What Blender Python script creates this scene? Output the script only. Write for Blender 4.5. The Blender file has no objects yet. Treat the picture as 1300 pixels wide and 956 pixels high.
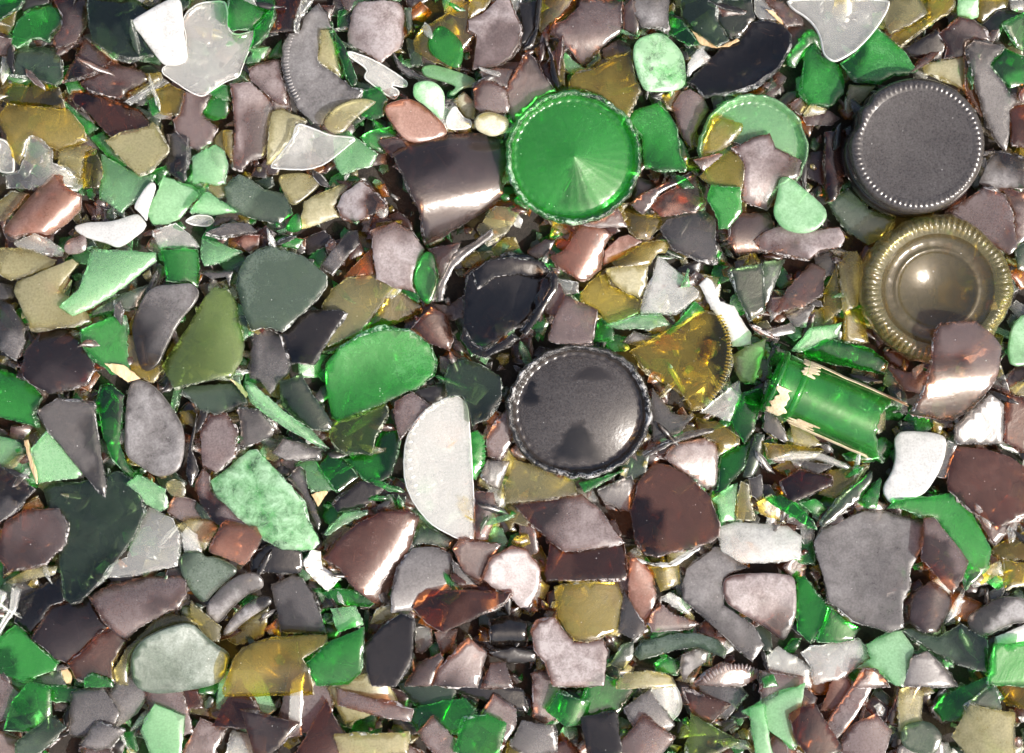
SKY_STRENGTH, SUN_STRENGTH, EXPOSURE = 0.14, 4.6, 0.62
import bpy, bmesh, math, random
import numpy as np
from mathutils import Vector, Matrix
from mathutils.geometry import delaunay_2d_cdt

# ------------------------------------------------------------------ set up
U = 0.0004                      # metres for one photograph pixel (a bottle base is 7 cm)
CX, CY = 650.0, 478.0           # middle of the photograph
CAM_H = 1.30 / U                # camera height in the same pixel units
scene = bpy.context.scene
col = scene.collection
rnd = random.Random(11)
nrs = np.random.RandomState(5)

world = bpy.data.worlds.new("World"); scene.world = world; world.use_nodes = True
SUN_EL, SUN_AZ = 47.0, -36.0    # degrees: height, and direction in the x-y plane
sd = Vector((math.cos(math.radians(SUN_EL)) * math.cos(math.radians(SUN_AZ)),
             math.cos(math.radians(SUN_EL)) * math.sin(math.radians(SUN_AZ)),
             math.sin(math.radians(SUN_EL))))
wn = world.node_tree.nodes; wl = world.node_tree.links
sky = wn.new("ShaderNodeTexSky"); sky.sky_type = 'NISHITA'; sky.sun_disc = False
sky.sun_elevation = math.radians(SUN_EL)
sky.sun_rotation = math.radians(90.0 - SUN_AZ)
sky.air_density = 1.0; sky.dust_density = 5.0; sky.ozone_density = 0.4
wn["Background"].inputs["Strength"].default_value = SKY_STRENGTH
wl.new(sky.outputs[0], wn["Background"].inputs[0])
sl = bpy.data.lights.new("sun", 'SUN'); sl.energy = SUN_STRENGTH; sl.angle = math.radians(0.5); sl.color = (1.0, 0.965, 0.91)
so = bpy.data.objects.new("sun", sl); col.objects.link(so)
so.rotation_euler = (-sd).to_track_quat('-Z', 'Y').to_euler()
so.location = sd * 3
cam = bpy.data.cameras.new("camera"); co = bpy.data.objects.new("camera", cam); col.objects.link(co)
co.location = (0, 0, CAM_H * U); cam.sensor_width = 36.0
cam.lens = 36.0 * CAM_H / 1300.0; cam.clip_start = 0.05; cam.clip_end = 200.0
scene.camera = co
scene.view_settings.view_transform = 'Standard'; scene.view_settings.look = 'None'
scene.view_settings.exposure = EXPOSURE; scene.view_settings.gamma = 1.0
cy = scene.cycles
cy.max_bounces = 10; cy.diffuse_bounces = 4; cy.glossy_bounces = 4; cy.transmission_bounces = 6
cy.transparent_max_bounces = 28; cy.use_denoising = True
cy.sample_clamp_indirect = 2.0
cy.use_adaptive_sampling = True; cy.adaptive_threshold = 0.025

# ------------------------------------------------------------------ materials
# code: (words, transmission through one shard, colour of its dust film, roughness)
GLASS = {
 'K': ('blackish_brown', (.055, .034, .022), (.088, .074, .068), .09),
 'B': ('dark_brown', (.19, .072, .030), (.135, .108, .108), .06),
 'M': ('mauve_brown', (.36, .145, .072), (.320, .262, .255), .12),
 'R': ('red_brown', (.30, .078, .018), (.185, .098, .074), .09),
 'P': ('pinkish_brown', (.56, .210, .100), (.410, .235, .175), .16),
 'A': ('amber', (.97, .38, .03), (.420, .160, .028), .08),
 'L': ('lemon', (.92, .72, .075), (.46, .37, .09), .07),
 'G': ('emerald', (.075, .64, .085), (.060, .33, .065), .07),
 'g': ('mint', (.38, .86, .40), (.33, .56, .32), .16),
 'D': ('dark_green', (.15, .25, .11), (.135, .180, .132), .11),
 'H': ('yellow_green', (.36, .52, .09), (.215, .28, .095), .08),
 'O': ('olive', (.76, .58, .055), (.29, .235, .058), .07),
 'o': ('khaki', (.72, .63, .26), (.40, .365, .205), .18),
 'C': ('clear', (.92, .93, .88), (.78, .765, .73), .12),
 'S': ('smoky', (.24, .20, .175), (.285, .263, .255), .15),
 'U': ('umber_olive', (.40, .30, .070), (.235, .20, .115), .13),
 'W': ('white', (.62, .62, .60), (.60, .59, .565), .32),
}

def nn(nt, kind, **kw):
    n = nt.nodes.new(kind)
    for k, v in kw.items(): setattr(n, k, v)
    return n

def val(nt, op, a, b=None, c=None, clamp=False):
    n = nt.nodes.new("ShaderNodeMath"); n.operation = op; n.use_clamp = clamp
    for i, x in enumerate((a, b, c)):
        if x is None: continue
        if isinstance(x, (int, float)): n.inputs[i].default_value = x
        else: nt.links.new(x, n.inputs[i])
    return n.outputs[0]

def mixc(nt, f, a, b, mode='MIX'):
    n = nt.nodes.new("ShaderNodeMix"); n.data_type = 'RGBA'; n.blend_type = mode
    for s, x in ((0, f), (6, a), (7, b)):
        if isinstance(x, (int, float)): n.inputs[s].default_value = x
        elif isinstance(x, tuple): n.inputs[s].default_value = (*x, 1)
        else: nt.links.new(x, n.inputs[s])
    return n.outputs[2]

def mixs(nt, f, a, b):
    n = nt.nodes.new("ShaderNodeMixShader")
    if isinstance(f, (int, float)): n.inputs[0].default_value = f
    else: nt.links.new(f, n.inputs[0])
    nt.links.new(a, n.inputs[1]); nt.links.new(b, n.inputs[2])
    return n.outputs[0]

def noise(nt, vec, scale, detail=4, rough=.55, dist=0.0):
    n = nn(nt, "ShaderNodeTexNoise"); nt.links.new(vec, n.inputs['Vector'])
    n.inputs['Scale'].default_value = scale; n.inputs['Detail'].default_value = detail
    n.inputs['Roughness'].default_value = rough; n.inputs['Distortion'].default_value = dist
    return n.outputs[0]

def start(name):
    m = bpy.data.materials.new(name); m.use_nodes = True
    nt = m.node_tree; nt.nodes.clear()
    out = nn(nt, "ShaderNodeOutputMaterial")
    tc = nn(nt, "ShaderNodeTexCoord"); oi = nn(nt, "ShaderNodeObjectInfo")
    off = nn(nt, "ShaderNodeVectorMath", operation='SCALE')
    cmb = nn(nt, "ShaderNodeCombineXYZ")
    nt.links.new(oi.outputs['Random'], cmb.inputs[0]); nt.links.new(oi.outputs['Random'], cmb.inputs[1])
    cmb.inputs[2].default_value = .31
    nt.links.new(cmb.outputs[0], off.inputs[0]); off.inputs['Scale'].default_value = 37.0
    add = nn(nt, "ShaderNodeVectorMath", operation='ADD')
    nt.links.new(tc.outputs['Object'], add.inputs[0]); nt.links.new(off.outputs[0], add.inputs[1])
    return m, nt, out, add.outputs[0], oi

def schlick(nt, f0, normal=None):
    lw = nn(nt, "ShaderNodeLayerWeight"); lw.inputs['Blend'].default_value = .5
    if normal is not None: nt.links.new(normal, lw.inputs['Normal'])
    p = val(nt, 'POWER', lw.outputs['Facing'], 5.0)
    return val(nt, 'MULTIPLY_ADD', p, 1.0 - f0, f0)

def make_glass(code, fixed_dust=None):
    words_, tint, dustc, rough = GLASS[code]
    m, nt, out, vec, oi = start("glass_" + words_ + ("" if fixed_dust is None else "_bits"))
    L = nt.links
    sep = nn(nt, "ShaderNodeSeparateColor"); L.new(oi.outputs['Color'], sep.inputs[0])
    if fixed_dust is None:
        dust, vary, mott = oi.outputs['Alpha'], sep.outputs[0], sep.outputs[2]
    else:
        v = nn(nt, "ShaderNodeValue"); v.outputs[0].default_value = fixed_dust; dust = v.outputs[0]
        v = nn(nt, "ShaderNodeValue"); v.outputs[0].default_value = .5; vary = v.outputs[0]
        v = nn(nt, "ShaderNodeValue"); v.outputs[0].default_value = .4; mott = v.outputs[0]
    # gaps in the dust film; on base floors they paint dark reflections
    at = nn(nt, "ShaderNodeAttribute"); at.attribute_name = "dust_reflection_gap"
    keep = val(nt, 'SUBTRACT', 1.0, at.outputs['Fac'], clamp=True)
    # transmitted colour of one surface, a little different on each shard
    g = nn(nt, "ShaderNodeGamma"); g.inputs[0].default_value = (*[math.sqrt(t) for t in tint], 1)
    L.new(val(nt, 'MULTIPLY_ADD', vary, .7, .62), g.inputs[1])
    tr = nn(nt, "ShaderNodeBsdfTransparent"); L.new(g.outputs[0], tr.inputs[0])
    # dust film: broad clouds, blotches, fine grain and single bright grains
    n1 = noise(nt, vec, 46, 5, .6, .6); n2 = noise(nt, vec, 150, 7, .72, .5); n3 = noise(nt, vec, 950, 3, .6)
    broad = val(nt, 'SUBTRACT', n1, .5); blot = val(nt, 'SUBTRACT', n2, .5); grain = val(nt, 'SUBTRACT', n3, .5)
    k = val(nt, 'MULTIPLY_ADD', mott, 2.6, .05)
    s = val(nt, 'MULTIPLY', val(nt, 'MULTIPLY_ADD', broad, .75, val(nt, 'MULTIPLY', blot, 1.0)), k)
    s = val(nt, 'MULTIPLY_ADD', grain, .8, s)
    mask = val(nt, 'MULTIPLY', dust, val(nt, 'ADD', 1.0, val(nt, 'MULTIPLY', s, 1.25)), clamp=True)
    vo = nn(nt, "ShaderNodeTexVoronoi"); L.new(vec, vo.inputs['Vector']); vo.inputs['Scale'].default_value = 760
    vs = nn(nt, "ShaderNodeSeparateColor"); L.new(vo.outputs['Color'], vs.inputs[0])
    pick = val(nt, 'GREATER_THAN', vs.outputs[0], .955)
    size = val(nt, 'MULTIPLY_ADD', val(nt, 'POWER', vs.outputs[1], 3.0), .20, .035)
    speck = val(nt, 'MULTIPLY', pick, val(nt, 'LESS_THAN', vo.outputs['Distance'], size))
    speck = val(nt, 'MULTIPLY', speck, .55)
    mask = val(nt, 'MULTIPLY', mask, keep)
    mask = val(nt, 'MAXIMUM', mask, speck)
    white = tuple(min(.85, .60 * c + .24) for c in dustc)
    dcol = mixc(nt, val(nt, 'MULTIPLY_ADD', mask, 1.0, -.40, clamp=True), dustc, white)
    dcol = mixc(nt, val(nt, 'MULTIPLY', speck, 1.5, clamp=True), dcol, (.72, .70, .66))
    bump = nn(nt, "ShaderNodeBump"); bump.inputs['Strength'].default_value = .10; bump.inputs['Distance'].default_value = .0008
    L.new(val(nt, 'ADD', val(nt, 'MULTIPLY', n2, .8), val(nt, 'MULTIPLY', n3, val(nt, 'MULTIPLY', dust, .5))), bump.inputs['Height'])
    df = nn(nt, "ShaderNodeBsdfDiffuse"); L.new(dcol, df.inputs[0]); L.new(bump.outputs[0], df.inputs['Normal'])
    tl = nn(nt, "ShaderNodeBsdfTranslucent"); L.new(dcol, tl.inputs[0])
    film = mixs(nt, .28, df.outputs[0], tl.outputs[0])
    body = mixs(nt, mask, tr.outputs[0], film)
    wav = nn(nt, "ShaderNodeBump"); wav.inputs['Strength'].default_value = .10; wav.inputs['Distance'].default_value = .004
    L.new(n1, wav.inputs['Height']); L.new(bump.outputs[0], wav.inputs['Normal'])
    gl = nn(nt, "ShaderNodeBsdfGlossy"); gl.inputs[0].default_value = (1, 1, 1, 1)
    L.new(val(nt, 'MULTIPLY_ADD', dust, .26, rough + (.16 if fixed_dust is not None else 0)), gl.inputs['Roughness']); L.new(wav.outputs[0], gl.inputs['Normal'])
    f = schlick(nt, .048)
    L.new(mixs(nt, f, body, gl.outputs[0]), out.inputs[0])
    return m

def make_edge(code):
    words_, tint, dustc, rough = GLASS[code]
    m, nt, out, vec, oi = start("fracture_" + words_)
    L = nt.links
    tr = nn(nt, "ShaderNodeBsdfTransparent"); tr.inputs[0].default_value = (*[t ** .45 for t in tint], 1)
    n1 = noise(nt, vec, 420, 4, .65, .5); n2 = noise(nt, vec, 110, 3, .6)
    h = val(nt, 'ADD', n1, val(nt, 'MULTIPLY', n2, .5))
    bump = nn(nt, "ShaderNodeBump"); bump.inputs['Strength'].default_value = 1.0; bump.inputs['Distance'].default_value = .0016
    L.new(h, bump.inputs['Height'])
    gl = nn(nt, "ShaderNodeBsdfGlossy"); gl.inputs[0].default_value = (1, 1, 1, 1); gl.inputs['Roughness'].default_value = .20
    L.new(bump.outputs[0], gl.inputs['Normal'])
    pale = tuple(min(.85, .45 * c + .46) for c in dustc)
    df = nn(nt, "ShaderNodeBsdfDiffuse"); L.new(bump.outputs[0], df.inputs['Normal'])
    L.new(mixc(nt, n2, tuple(.8 * c for c in dustc), pale), df.inputs[0])
    crush = val(nt, 'MULTIPLY_ADD', val(nt, 'SUBTRACT', h, .76), 9.0, .30, clamp=True)
    n0 = noise(nt, vec, 52, 2, .5)
    gate = val(nt, 'MULTIPLY_ADD', val(nt, 'SUBTRACT', n0, .5), 6.0, .42, clamp=True)
    crush = val(nt, 'MULTIPLY', crush, val(nt, 'MULTIPLY_ADD', gate, .92, .05))
    body = mixs(nt, crush, tr.outputs[0], df.outputs[0])
    L.new(mixs(nt, schlick(nt, .09), body, gl.outputs[0]), out.inputs[0])
    return m

def make_plain(name, c1, c2, scale, rough, stretch=None):
    m, nt, out, vec, oi = start(name)
    p = nn(nt, "ShaderNodeBsdfPrincipled"); p.inputs['Roughness'].default_value = rough
    if stretch:
        mp = nn(nt, "ShaderNodeMapping"); mp.inputs['Scale'].default_value = stretch
        nt.links.new(vec, mp.inputs['Vector']); vec = mp.outputs[0]
    n1 = noise(nt, vec, scale, 6, .65, .4); n2 = noise(nt, vec, scale * 6, 4, .6)
    f = val(nt, 'MULTIPLY_ADD', val(nt, 'ADD', n1, val(nt, 'MULTIPLY', n2, .5)), 2.2, -1.1, clamp=True)
    nt.links.new(mixc(nt, f, c1, c2), p.inputs['Base Color'])
    b = nn(nt, "ShaderNodeBump"); b.inputs['Strength'].default_value = .6; b.inputs['Distance'].default_value = .001
    nt.links.new(n2, b.inputs['Height']); nt.links.new(b.outputs[0], p.inputs['Normal'])
    nt.links.new(p.outputs[0], out.inputs[0])
    return m

MG = {c: make_glass(c) for c in GLASS}
ME = {c: make_edge(c) for c in GLASS}
def make_rim(code):
    words_, tint, dustc, rough = GLASS[code]
    m, nt, out, vec, oi = start("frosted_rim_" + words_); L = nt.links
    tr = nn(nt, "ShaderNodeBsdfTransparent"); tr.inputs[0].default_value = (*[t ** .5 for t in tint], 1)
    n1 = noise(nt, vec, 300, 4, .6)
    b = nn(nt, "ShaderNodeBump"); b.inputs['Strength'].default_value = .4; b.inputs['Distance'].default_value = .0008; L.new(n1, b.inputs['Height'])
    df = nn(nt, "ShaderNodeBsdfDiffuse"); df.inputs[0].default_value = (*[min(.8, .7 * c + .25) for c in dustc], 1); L.new(b.outputs[0], df.inputs['Normal'])
    gl = nn(nt, "ShaderNodeBsdfGlossy"); gl.inputs['Roughness'].default_value = .28; L.new(b.outputs[0], gl.inputs['Normal'])
    body = mixs(nt, val(nt, 'MULTIPLY_ADD', n1, .9, .25, clamp=True), tr.outputs[0], df.outputs[0])
    L.new(mixs(nt, schlick(nt, .06), body, gl.outputs[0]), out.inputs[0])
    return m
MR = {c: make_rim(c) for c in GLASS}
M_STRAW = make_plain("dry_straw", (.34, .20, .085), (.62, .48, .29), 260, .7, (1, .25, 1))
M_PAPER = make_plain("crumpled_paper", (.52, .48, .42), (.80, .78, .73), 160, .8)
M_FOIL = make_plain("old_label_paper", (.30, .22, .12), (.60, .52, .36), 130, .75)
M_SOIL = make_plain("dark_soil", (.008, .006, .005), (.03, .023, .018), 120, .9)

# ------------------------------------------------------------------ helpers
def link_mesh(name, verts, faces, mats, fmat=None, smooth=None, loc=(0, 0, 0), parent=None):
    me = bpy.data.meshes.new(name)
    me.from_pydata([tuple(v) for v in verts], [], faces)
    for m in mats: me.materials.append(m)
    if fmat is not None: me.polygons.foreach_set('material_index', fmat)
    if smooth is not None: me.polygons.foreach_set('use_smooth', smooth)
    me.update()
    o = bpy.data.objects.new(name, me); col.objects.link(o)
    o.location = loc
    if parent is not None: o.parent = parent
    return o

def describe(o, label, cat, group=None, kind=None):
    if label: o["label"] = label
    if cat: o["category"] = cat
    if group: o["group"] = group
    if kind: o["kind"] = kind

def inside(px, py, poly):
    r = np.zeros(px.shape, bool); n = len(poly)
    for i in range(n):
        x0, y0 = poly[i]; x1, y1 = poly[(i + 1) % n]
        if y0 == y1: continue
        c = ((y0 > py) != (y1 > py)) & (px < (x1 - x0) * (py - y0) / (y1 - y0) + x0)
        r ^= c
    return r

CELL = 4.0
GX0, GY0, GX1, GY1 = -240, -240, 1540, 1200
GW, GH = int((GX1 - GX0) / CELL), int((GY1 - GY0) / CELL)
gxs = GX0 + (np.arange(GW) + .5) * CELL; gys = GY0 + (np.arange(GH) + .5) * CELL
PX, PY = np.meshgrid(gxs, gys)
H = np.full((GH, GW), -62.0)

def window(x0, y0, x1, y1):
    i0 = max(0, int((x0 - GX0) / CELL)); i1 = min(GW, int((x1 - GX0) / CELL) + 2)
    j0 = max(0, int((y0 - GY0) / CELL)); j1 = min(GH, int((y1 - GY0) / CELL) + 2)
    return slice(j0, j1), slice(i0, i1)

def area(p):
    return .5 * sum(p[i][0] * p[(i + 1) % len(p)][1] - p[(i + 1) % len(p)][0] * p[i][1] for i in range(len(p)))

def chaikin(p, r, times=1):
    for _ in range(times):
        q = []
        for i in range(len(p)):
            a, b = np.array(p[i]), np.array(p[(i + 1) % len(p)])
            q += [a + (b - a) * r, b - (b - a) * r]
        p = [tuple(x) for x in q]
    return p

def resample(p, step):
    q = []
    for i in range(len(p)):
        a, b = np.array(p[i], float), np.array(p[(i + 1) % len(p)], float)
        L = np.linalg.norm(b - a)
        if L < .6: continue
        n = max(1, int(round(L / step)))
        for k in range(n): q.append(a + (b - a) * k / n)
    return np.array(q)

def outward(p):
    a = np.roll(p, 1, 0); b = np.roll(p, -1, 0)
    t = b - a; n = np.stack([t[:, 1], -t[:, 0]], 1)
    n /= (np.linalg.norm(n, axis=1, keepdims=True) + 1e-9)
    if area(p) < 0: n = -n
    return n

class Shape:
    """the upper surface of a shard: slope plus one bend; z in pixel units, y downwards"""
    def __init__(s, poly, tilt, tdir, bend, bdir, wob, rg):
        p = np.array(poly); s.c = p.mean(0); s.tilt = math.tan(math.radians(tilt))
        a = math.radians(tdir); s.td = np.array([math.cos(a), math.sin(a)])
        a = math.radians(bdir); s.bd = np.array([-math.sin(a), math.cos(a)])
        d = (p - s.c) @ s.bd; s.mid = (d.max() + d.min()) / 2; s.hw = max(6.0, (d.max() - d.min()) / 2)
        s.bend = bend; s.wob = wob
        s.ph = [rg.uniform(0, 6.28) for _ in range(4)]; s.fr = [rg.uniform(.03, .075) for _ in range(4)]
    def z(s, x, y):
        dx, dy = x - s.c[0], y - s.c[1]
        z = s.tilt * (dx * s.td[0] + dy * s.td[1])
        if s.bend:
            d = (dx * s.bd[0] + dy * s.bd[1] - s.mid) / s.hw
            z = z + s.bend * (1 - d * d)
        if s.wob:
            z = z + s.wob * (np.sin(dx * s.fr[0] + dy * s.fr[1] + s.ph[0]) + np.sin(dx * s.fr[2] - dy * s.fr[3] + s.ph[1]))
        return z
    def n(s, x, y):
        e = .5
        gx = (s.z(x + e, y) - s.z(x - e, y)) / (2 * e); gy = (s.z(x, y + e) - s.z(x, y - e)) / (2 * e)
        v = np.stack([-gx, -gy, np.ones_like(gx)], 1)
        return v / np.linalg.norm(v, axis=1, keepdims=True)

def settle(poly, shape, thick, pct, lift=0.0):
    """height at which the shard comes to rest on what lies below; raises the pile"""
    p = np.array(poly)
    w = window(p[:, 0].min(), p[:, 1].min(), p[:, 0].max(), p[:, 1].max())
    X, Y = PX[w], PY[w]; m = inside(X, Y, poly)
    if m.sum() < 2:
        m = np.ones_like(m)
    z = shape.z(X[m], Y[m]); h = H[w][m]
    off = np.percentile(h - (z - thick), pct) + lift
    top = z + off
    hh = H[w]; hh[m] = np.maximum(h, top)
    return off

def wpos(px, py, z):
    f = (CAM_H - z) / CAM_H
    return ((px - CX) * f * U, (CY - py) * f * U, z * U)

def shard_mesh(poly, shape, thick, rounded, rg, jag=1.0, step=None, crumple=0.0):
    """closed body: upper face, chipped side, lower face. returns verts (pixel units, z up), faces, material index, smooth"""
    A = abs(area(poly))
    st = step or (3.2 if A < 2500 else 4.2)
    if rounded: poly = chaikin(poly, .22, 2)
    else: poly = [tuple(q) for q in poly]
    p = resample(poly, st); N = len(p)
    nrm = outward(p)
    if not rounded and jag:
        ph = [rg.uniform(0, 6.28) for _ in range(3)]; t = np.arange(N)
        low = np.sin(t * .55 + ph[0]) * .4 + np.sin(t * 1.13 + ph[1]) * .25
        p = p + nrm * ((low * .65 + np.array([rg.gauss(0, .24) for _ in range(N)])) * jag)[:, None]
        nrm = outward(p)
    elif rounded:
        p = p + nrm * np.array([rg.gauss(0, .12) for _ in range(N)])[:, None]
    t = np.arange(N) * st; fl = np.zeros(N)
    if not rounded:
        for _ in range(3): fl += np.sin(t * 6.283 / rg.uniform(45, 140) + rg.uniform(0, 6.28))
        fl = np.clip(fl * 1.6 + .4, 0, 4.6) * min(1.0, math.sqrt(A) / 45)
    inset = min(1.4 if rounded else .9, .08 * math.sqrt(A))
    if rounded: rings = [(inset, 0), (inset * .45, .10), (inset * .1, .26), (0, .5), (inset * .35, .8), (inset, 1)]
    else: rings = [(inset, 0), (.12, min(.12, .8 / thick)), (None, .38), (None, .7), (.3, .95), (1.0, 1)]
    top = p - nrm * inset
    # inner points
    x0, y0 = top.min(0); x1, y1 = top.max(0); sp = 7.0 if A < 6000 else 8.5
    if crumple: sp = 4.0
    gx = np.arange(x0 + sp / 2, x1, sp); gy = np.arange(y0 + sp / 2, y1, sp)
    pts = []
    if len(gx) and len(gy):
        X, Y = np.meshgrid(gx, gy); X = X + nrs.uniform(-1.2, 1.2, X.shape); Y = Y + nrs.uniform(-1.2, 1.2, Y.shape)
        inn = top - nrm * 2.6
        m = inside(X, Y, [tuple(q) for q in inn])
        pts = np.stack([X[m], Y[m]], 1).tolist()
    v2 = [Vector((a, b)) for a, b in top.tolist()] + [Vector((a, b)) for a, b in pts]
    res = delaunay_2d_cdt(v2, [(i, (i + 1) % N) for i in range(N)], [], 1, 1e-4)
    ov, of, origs = res[0], res[2], res[3]
    T = np.array([(v.x, v.y) for v in ov])
    # which output vertex is which ring vertex
    ring = [-1] * N
    for k, o in enumerate(origs):
        for q in o:
            if q < N and ring[q] < 0: ring[q] = k
    if min(ring) < 0 or len(of) == 0: return None
    verts, faces, fm, sm = [], [], [], []
    zt = shape.z(T[:, 0], T[:, 1]); n3 = shape.n(T[:, 0], T[:, 1])
    if crumple:
        zt = zt + nrs.normal(0, crumple, len(zt))
    top3 = np.column_stack([T, zt]); nT = len(T)
    bot3 = top3 - n3 * thick
    verts = top3.tolist()
    ccw = True
    for f in of:
        a, b, c = [T[i] for i in f[:3]]
        cr = (b[0] - a[0]) * (c[1] - a[1]) - (b[1] - a[1]) * (c[0] - a[0])
        ff = list(f) if cr < 0 else list(f)[::-1]     # y is flipped later
        faces.append(ff); fm.append(0); sm.append(True)
    verts += bot3.tolist()
    for f in list(faces):
        faces.append([i + nT for i in f[::-1]]); fm.append(0); sm.append(True)
    base = [ring[i] for i in range(N)]
    prev = base
    sgn = 1 if area(p) < 0 else -1
    for r, (ins, dep) in enumerate(rings[1:], 1):
        if r == len(rings) - 1:
            cur = [i + nT for i in base]
            for i in range(N): verts[cur[i]] = [verts[cur[i]][0] + nrm[i, 0] * fl[i] * .9, verts[cur[i]][1] + nrm[i, 1] * fl[i] * .9, verts[cur[i]][2]]
        else:
            if ins is None:
                d = np.array([rg.gauss(0, .9) for _ in range(N)]) * min(1, thick / 8) - .3 + fl * dep * 1.1
                dd = dep + np.array([rg.gauss(0, .07) for _ in range(N)])
            else: d = -np.full(N, ins) + fl * (dep if dep > .3 else 0); dd = np.full(N, dep)
            q = p + nrm * d[:, None]
            q3 = np.column_stack([q, shape.z(q[:, 0], q[:, 1])]) - shape.n(q[:, 0], q[:, 1]) * (thick * dd)[:, None]
            s0 = len(verts); verts += q3.tolist(); cur = [s0 + i for i in range(N)]
        for i in range(N):
            j = (i + 1) % N
            f = [prev[i], cur[i], cur[j], prev[j]]
            if sgn < 0: f = f[::-1]
            faces.append(f); fm.append(1); sm.append(bool(rounded))
        prev = cur
    global RIMS
    RIMS = (base, nT)
    return np.array(verts), faces, fm, sm

def place(name, V, faces, mats, fm, sm, c, off, parent=None):
    """pixel-unit body -> object whose origin sits below its middle"""
    zmid = off + float(V[:, 2].mean())
    f = (CAM_H - zmid) / CAM_H
    zb = float(V[:, 2].min())
    W = np.column_stack([(V[:, 0] - c[0]) * f * U, -(V[:, 1] - c[1]) * f * U, (V[:, 2] - zb) * U])
    x, y = (c[0] - CX) * f * U, (CY - c[1]) * f * U
    return link_mesh(name, W, faces, mats, fm, sm, (x, y, (off + zb) * U), parent), f, zb

GROUP = "broken pieces of bottle glass in the heap"

# ------------------------------------------------------------------ the bed of small bits under everything
def rand_poly(rg, cx, cy, r):
    n = rg.choice([3, 4, 4, 5, 5, 6]); a0 = rg.uniform(0, 6.28); ar = rg.uniform(.5, 1); rot = rg.uniform(0, 3.14)
    out = []
    for k in range(n):
        a = a0 + (k + rg.uniform(-.28, .28)) * 6.283 / n; q = r * rg.uniform(.75, 1.15)
        x, y = q * math.cos(a), q * math.sin(a) * ar
        out.append((cx + x * math.cos(rot) - y * math.sin(rot), cy + x * math.sin(rot) + y * math.cos(rot)))
    return out

BITS = 'KBMMRRGGDgOoSADMCoL'
BITM = {c: make_glass(c, .16) for c in set(BITS)}
bit_codes = sorted(BITM); bit_mats = [BITM[c] for c in bit_codes] + [ME[c] for c in bit_codes]

def bits_object(name, specs, label, cat, pct):
    V, F, FM, SM = [], [], [], []
    base = 0
    for (poly, code, tilt, td, bend, bd, th, lift) in specs:
        sh = Shape(poly, tilt, td, bend, bd, 0, rnd)
        off = settle(poly, sh, th, pct, lift)
        r = shard_mesh(poly, sh, th, False, rnd, step=8.0)
        if r is None: continue
        v, f, fm, sm = r
        zm = off + v[:, 2].mean(); k = (CAM_H - zm) / CAM_H
        W = np.column_stack([(v[:, 0] - CX) * k * U, (CY - v[:, 1]) * k * U, (v[:, 2] + off) * U])
        V.append(W); ci = bit_codes.index(code)
        F += [[i + base for i in q] for q in f]; base += len(v)
        FM += [ci + (len(bit_codes) if x else 0) for x in fm]; SM += sm
    o = link_mesh(name, np.concatenate(V), F, bit_mats, FM, SM)
    describe(o, label, cat, None, 'stuff')
    return o

specs = []
for i in range(4800):
    x, y = rnd.uniform(-200, 1500), rnd.uniform(-200, 1160)
    r = rnd.choice([10, 14, 18, 22, 26])
    specs.append((rand_poly(rnd, x, y, r), rnd.choice(BITS), rnd.uniform(0, 26), rnd.uniform(0, 360), rnd.choice([0, 0, 3, 5]), rnd.uniform(0, 180), rnd.uniform(5, 8), 0))
bits_object("glass_cullet", specs, "bed of small broken bottle glass bits in the gaps under the larger shards", "glass bits", 60)
specs = []
for i in range(1700):
    x, y = rnd.uniform(-30, 1330), rnd.uniform(-30, 990)
    specs.append((rand_poly(rnd, x, y, rnd.uniform(4, 9)), rnd.choice('oCgDRoSMGO'), rnd.uniform(0, 30), rnd.uniform(0, 360), 0, 0, rnd.uniform(3, 5), 0))
bits_object("glass_grit", specs, "fine pale glass grit scattered in the gaps of the heap", "glass grit", 60)
# level the pile under the large shards
Z0 = float(np.percentile(H, 50))

# the heap goes on beyond the frame
specs = []
for i in range(420):
    while True:
        x, y = rnd.uniform(-200, 1500), rnd.uniform(-200, 1160)
        if x < -45 or x > 1345 or y < -45 or y > 1005: break
    specs.append((rand_poly(rnd, x, y, rnd.uniform(22, 52)), rnd.choice(BITS), rnd.uniform(0, 12), rnd.uniform(0, 360), rnd.choice([0, 4, 8]), rnd.uniform(0, 180), 8, 0))
bits_object("glass_rubble", specs, "broken bottle glass of the heap going on all round the photographed part", "glass bits", 92)

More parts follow.
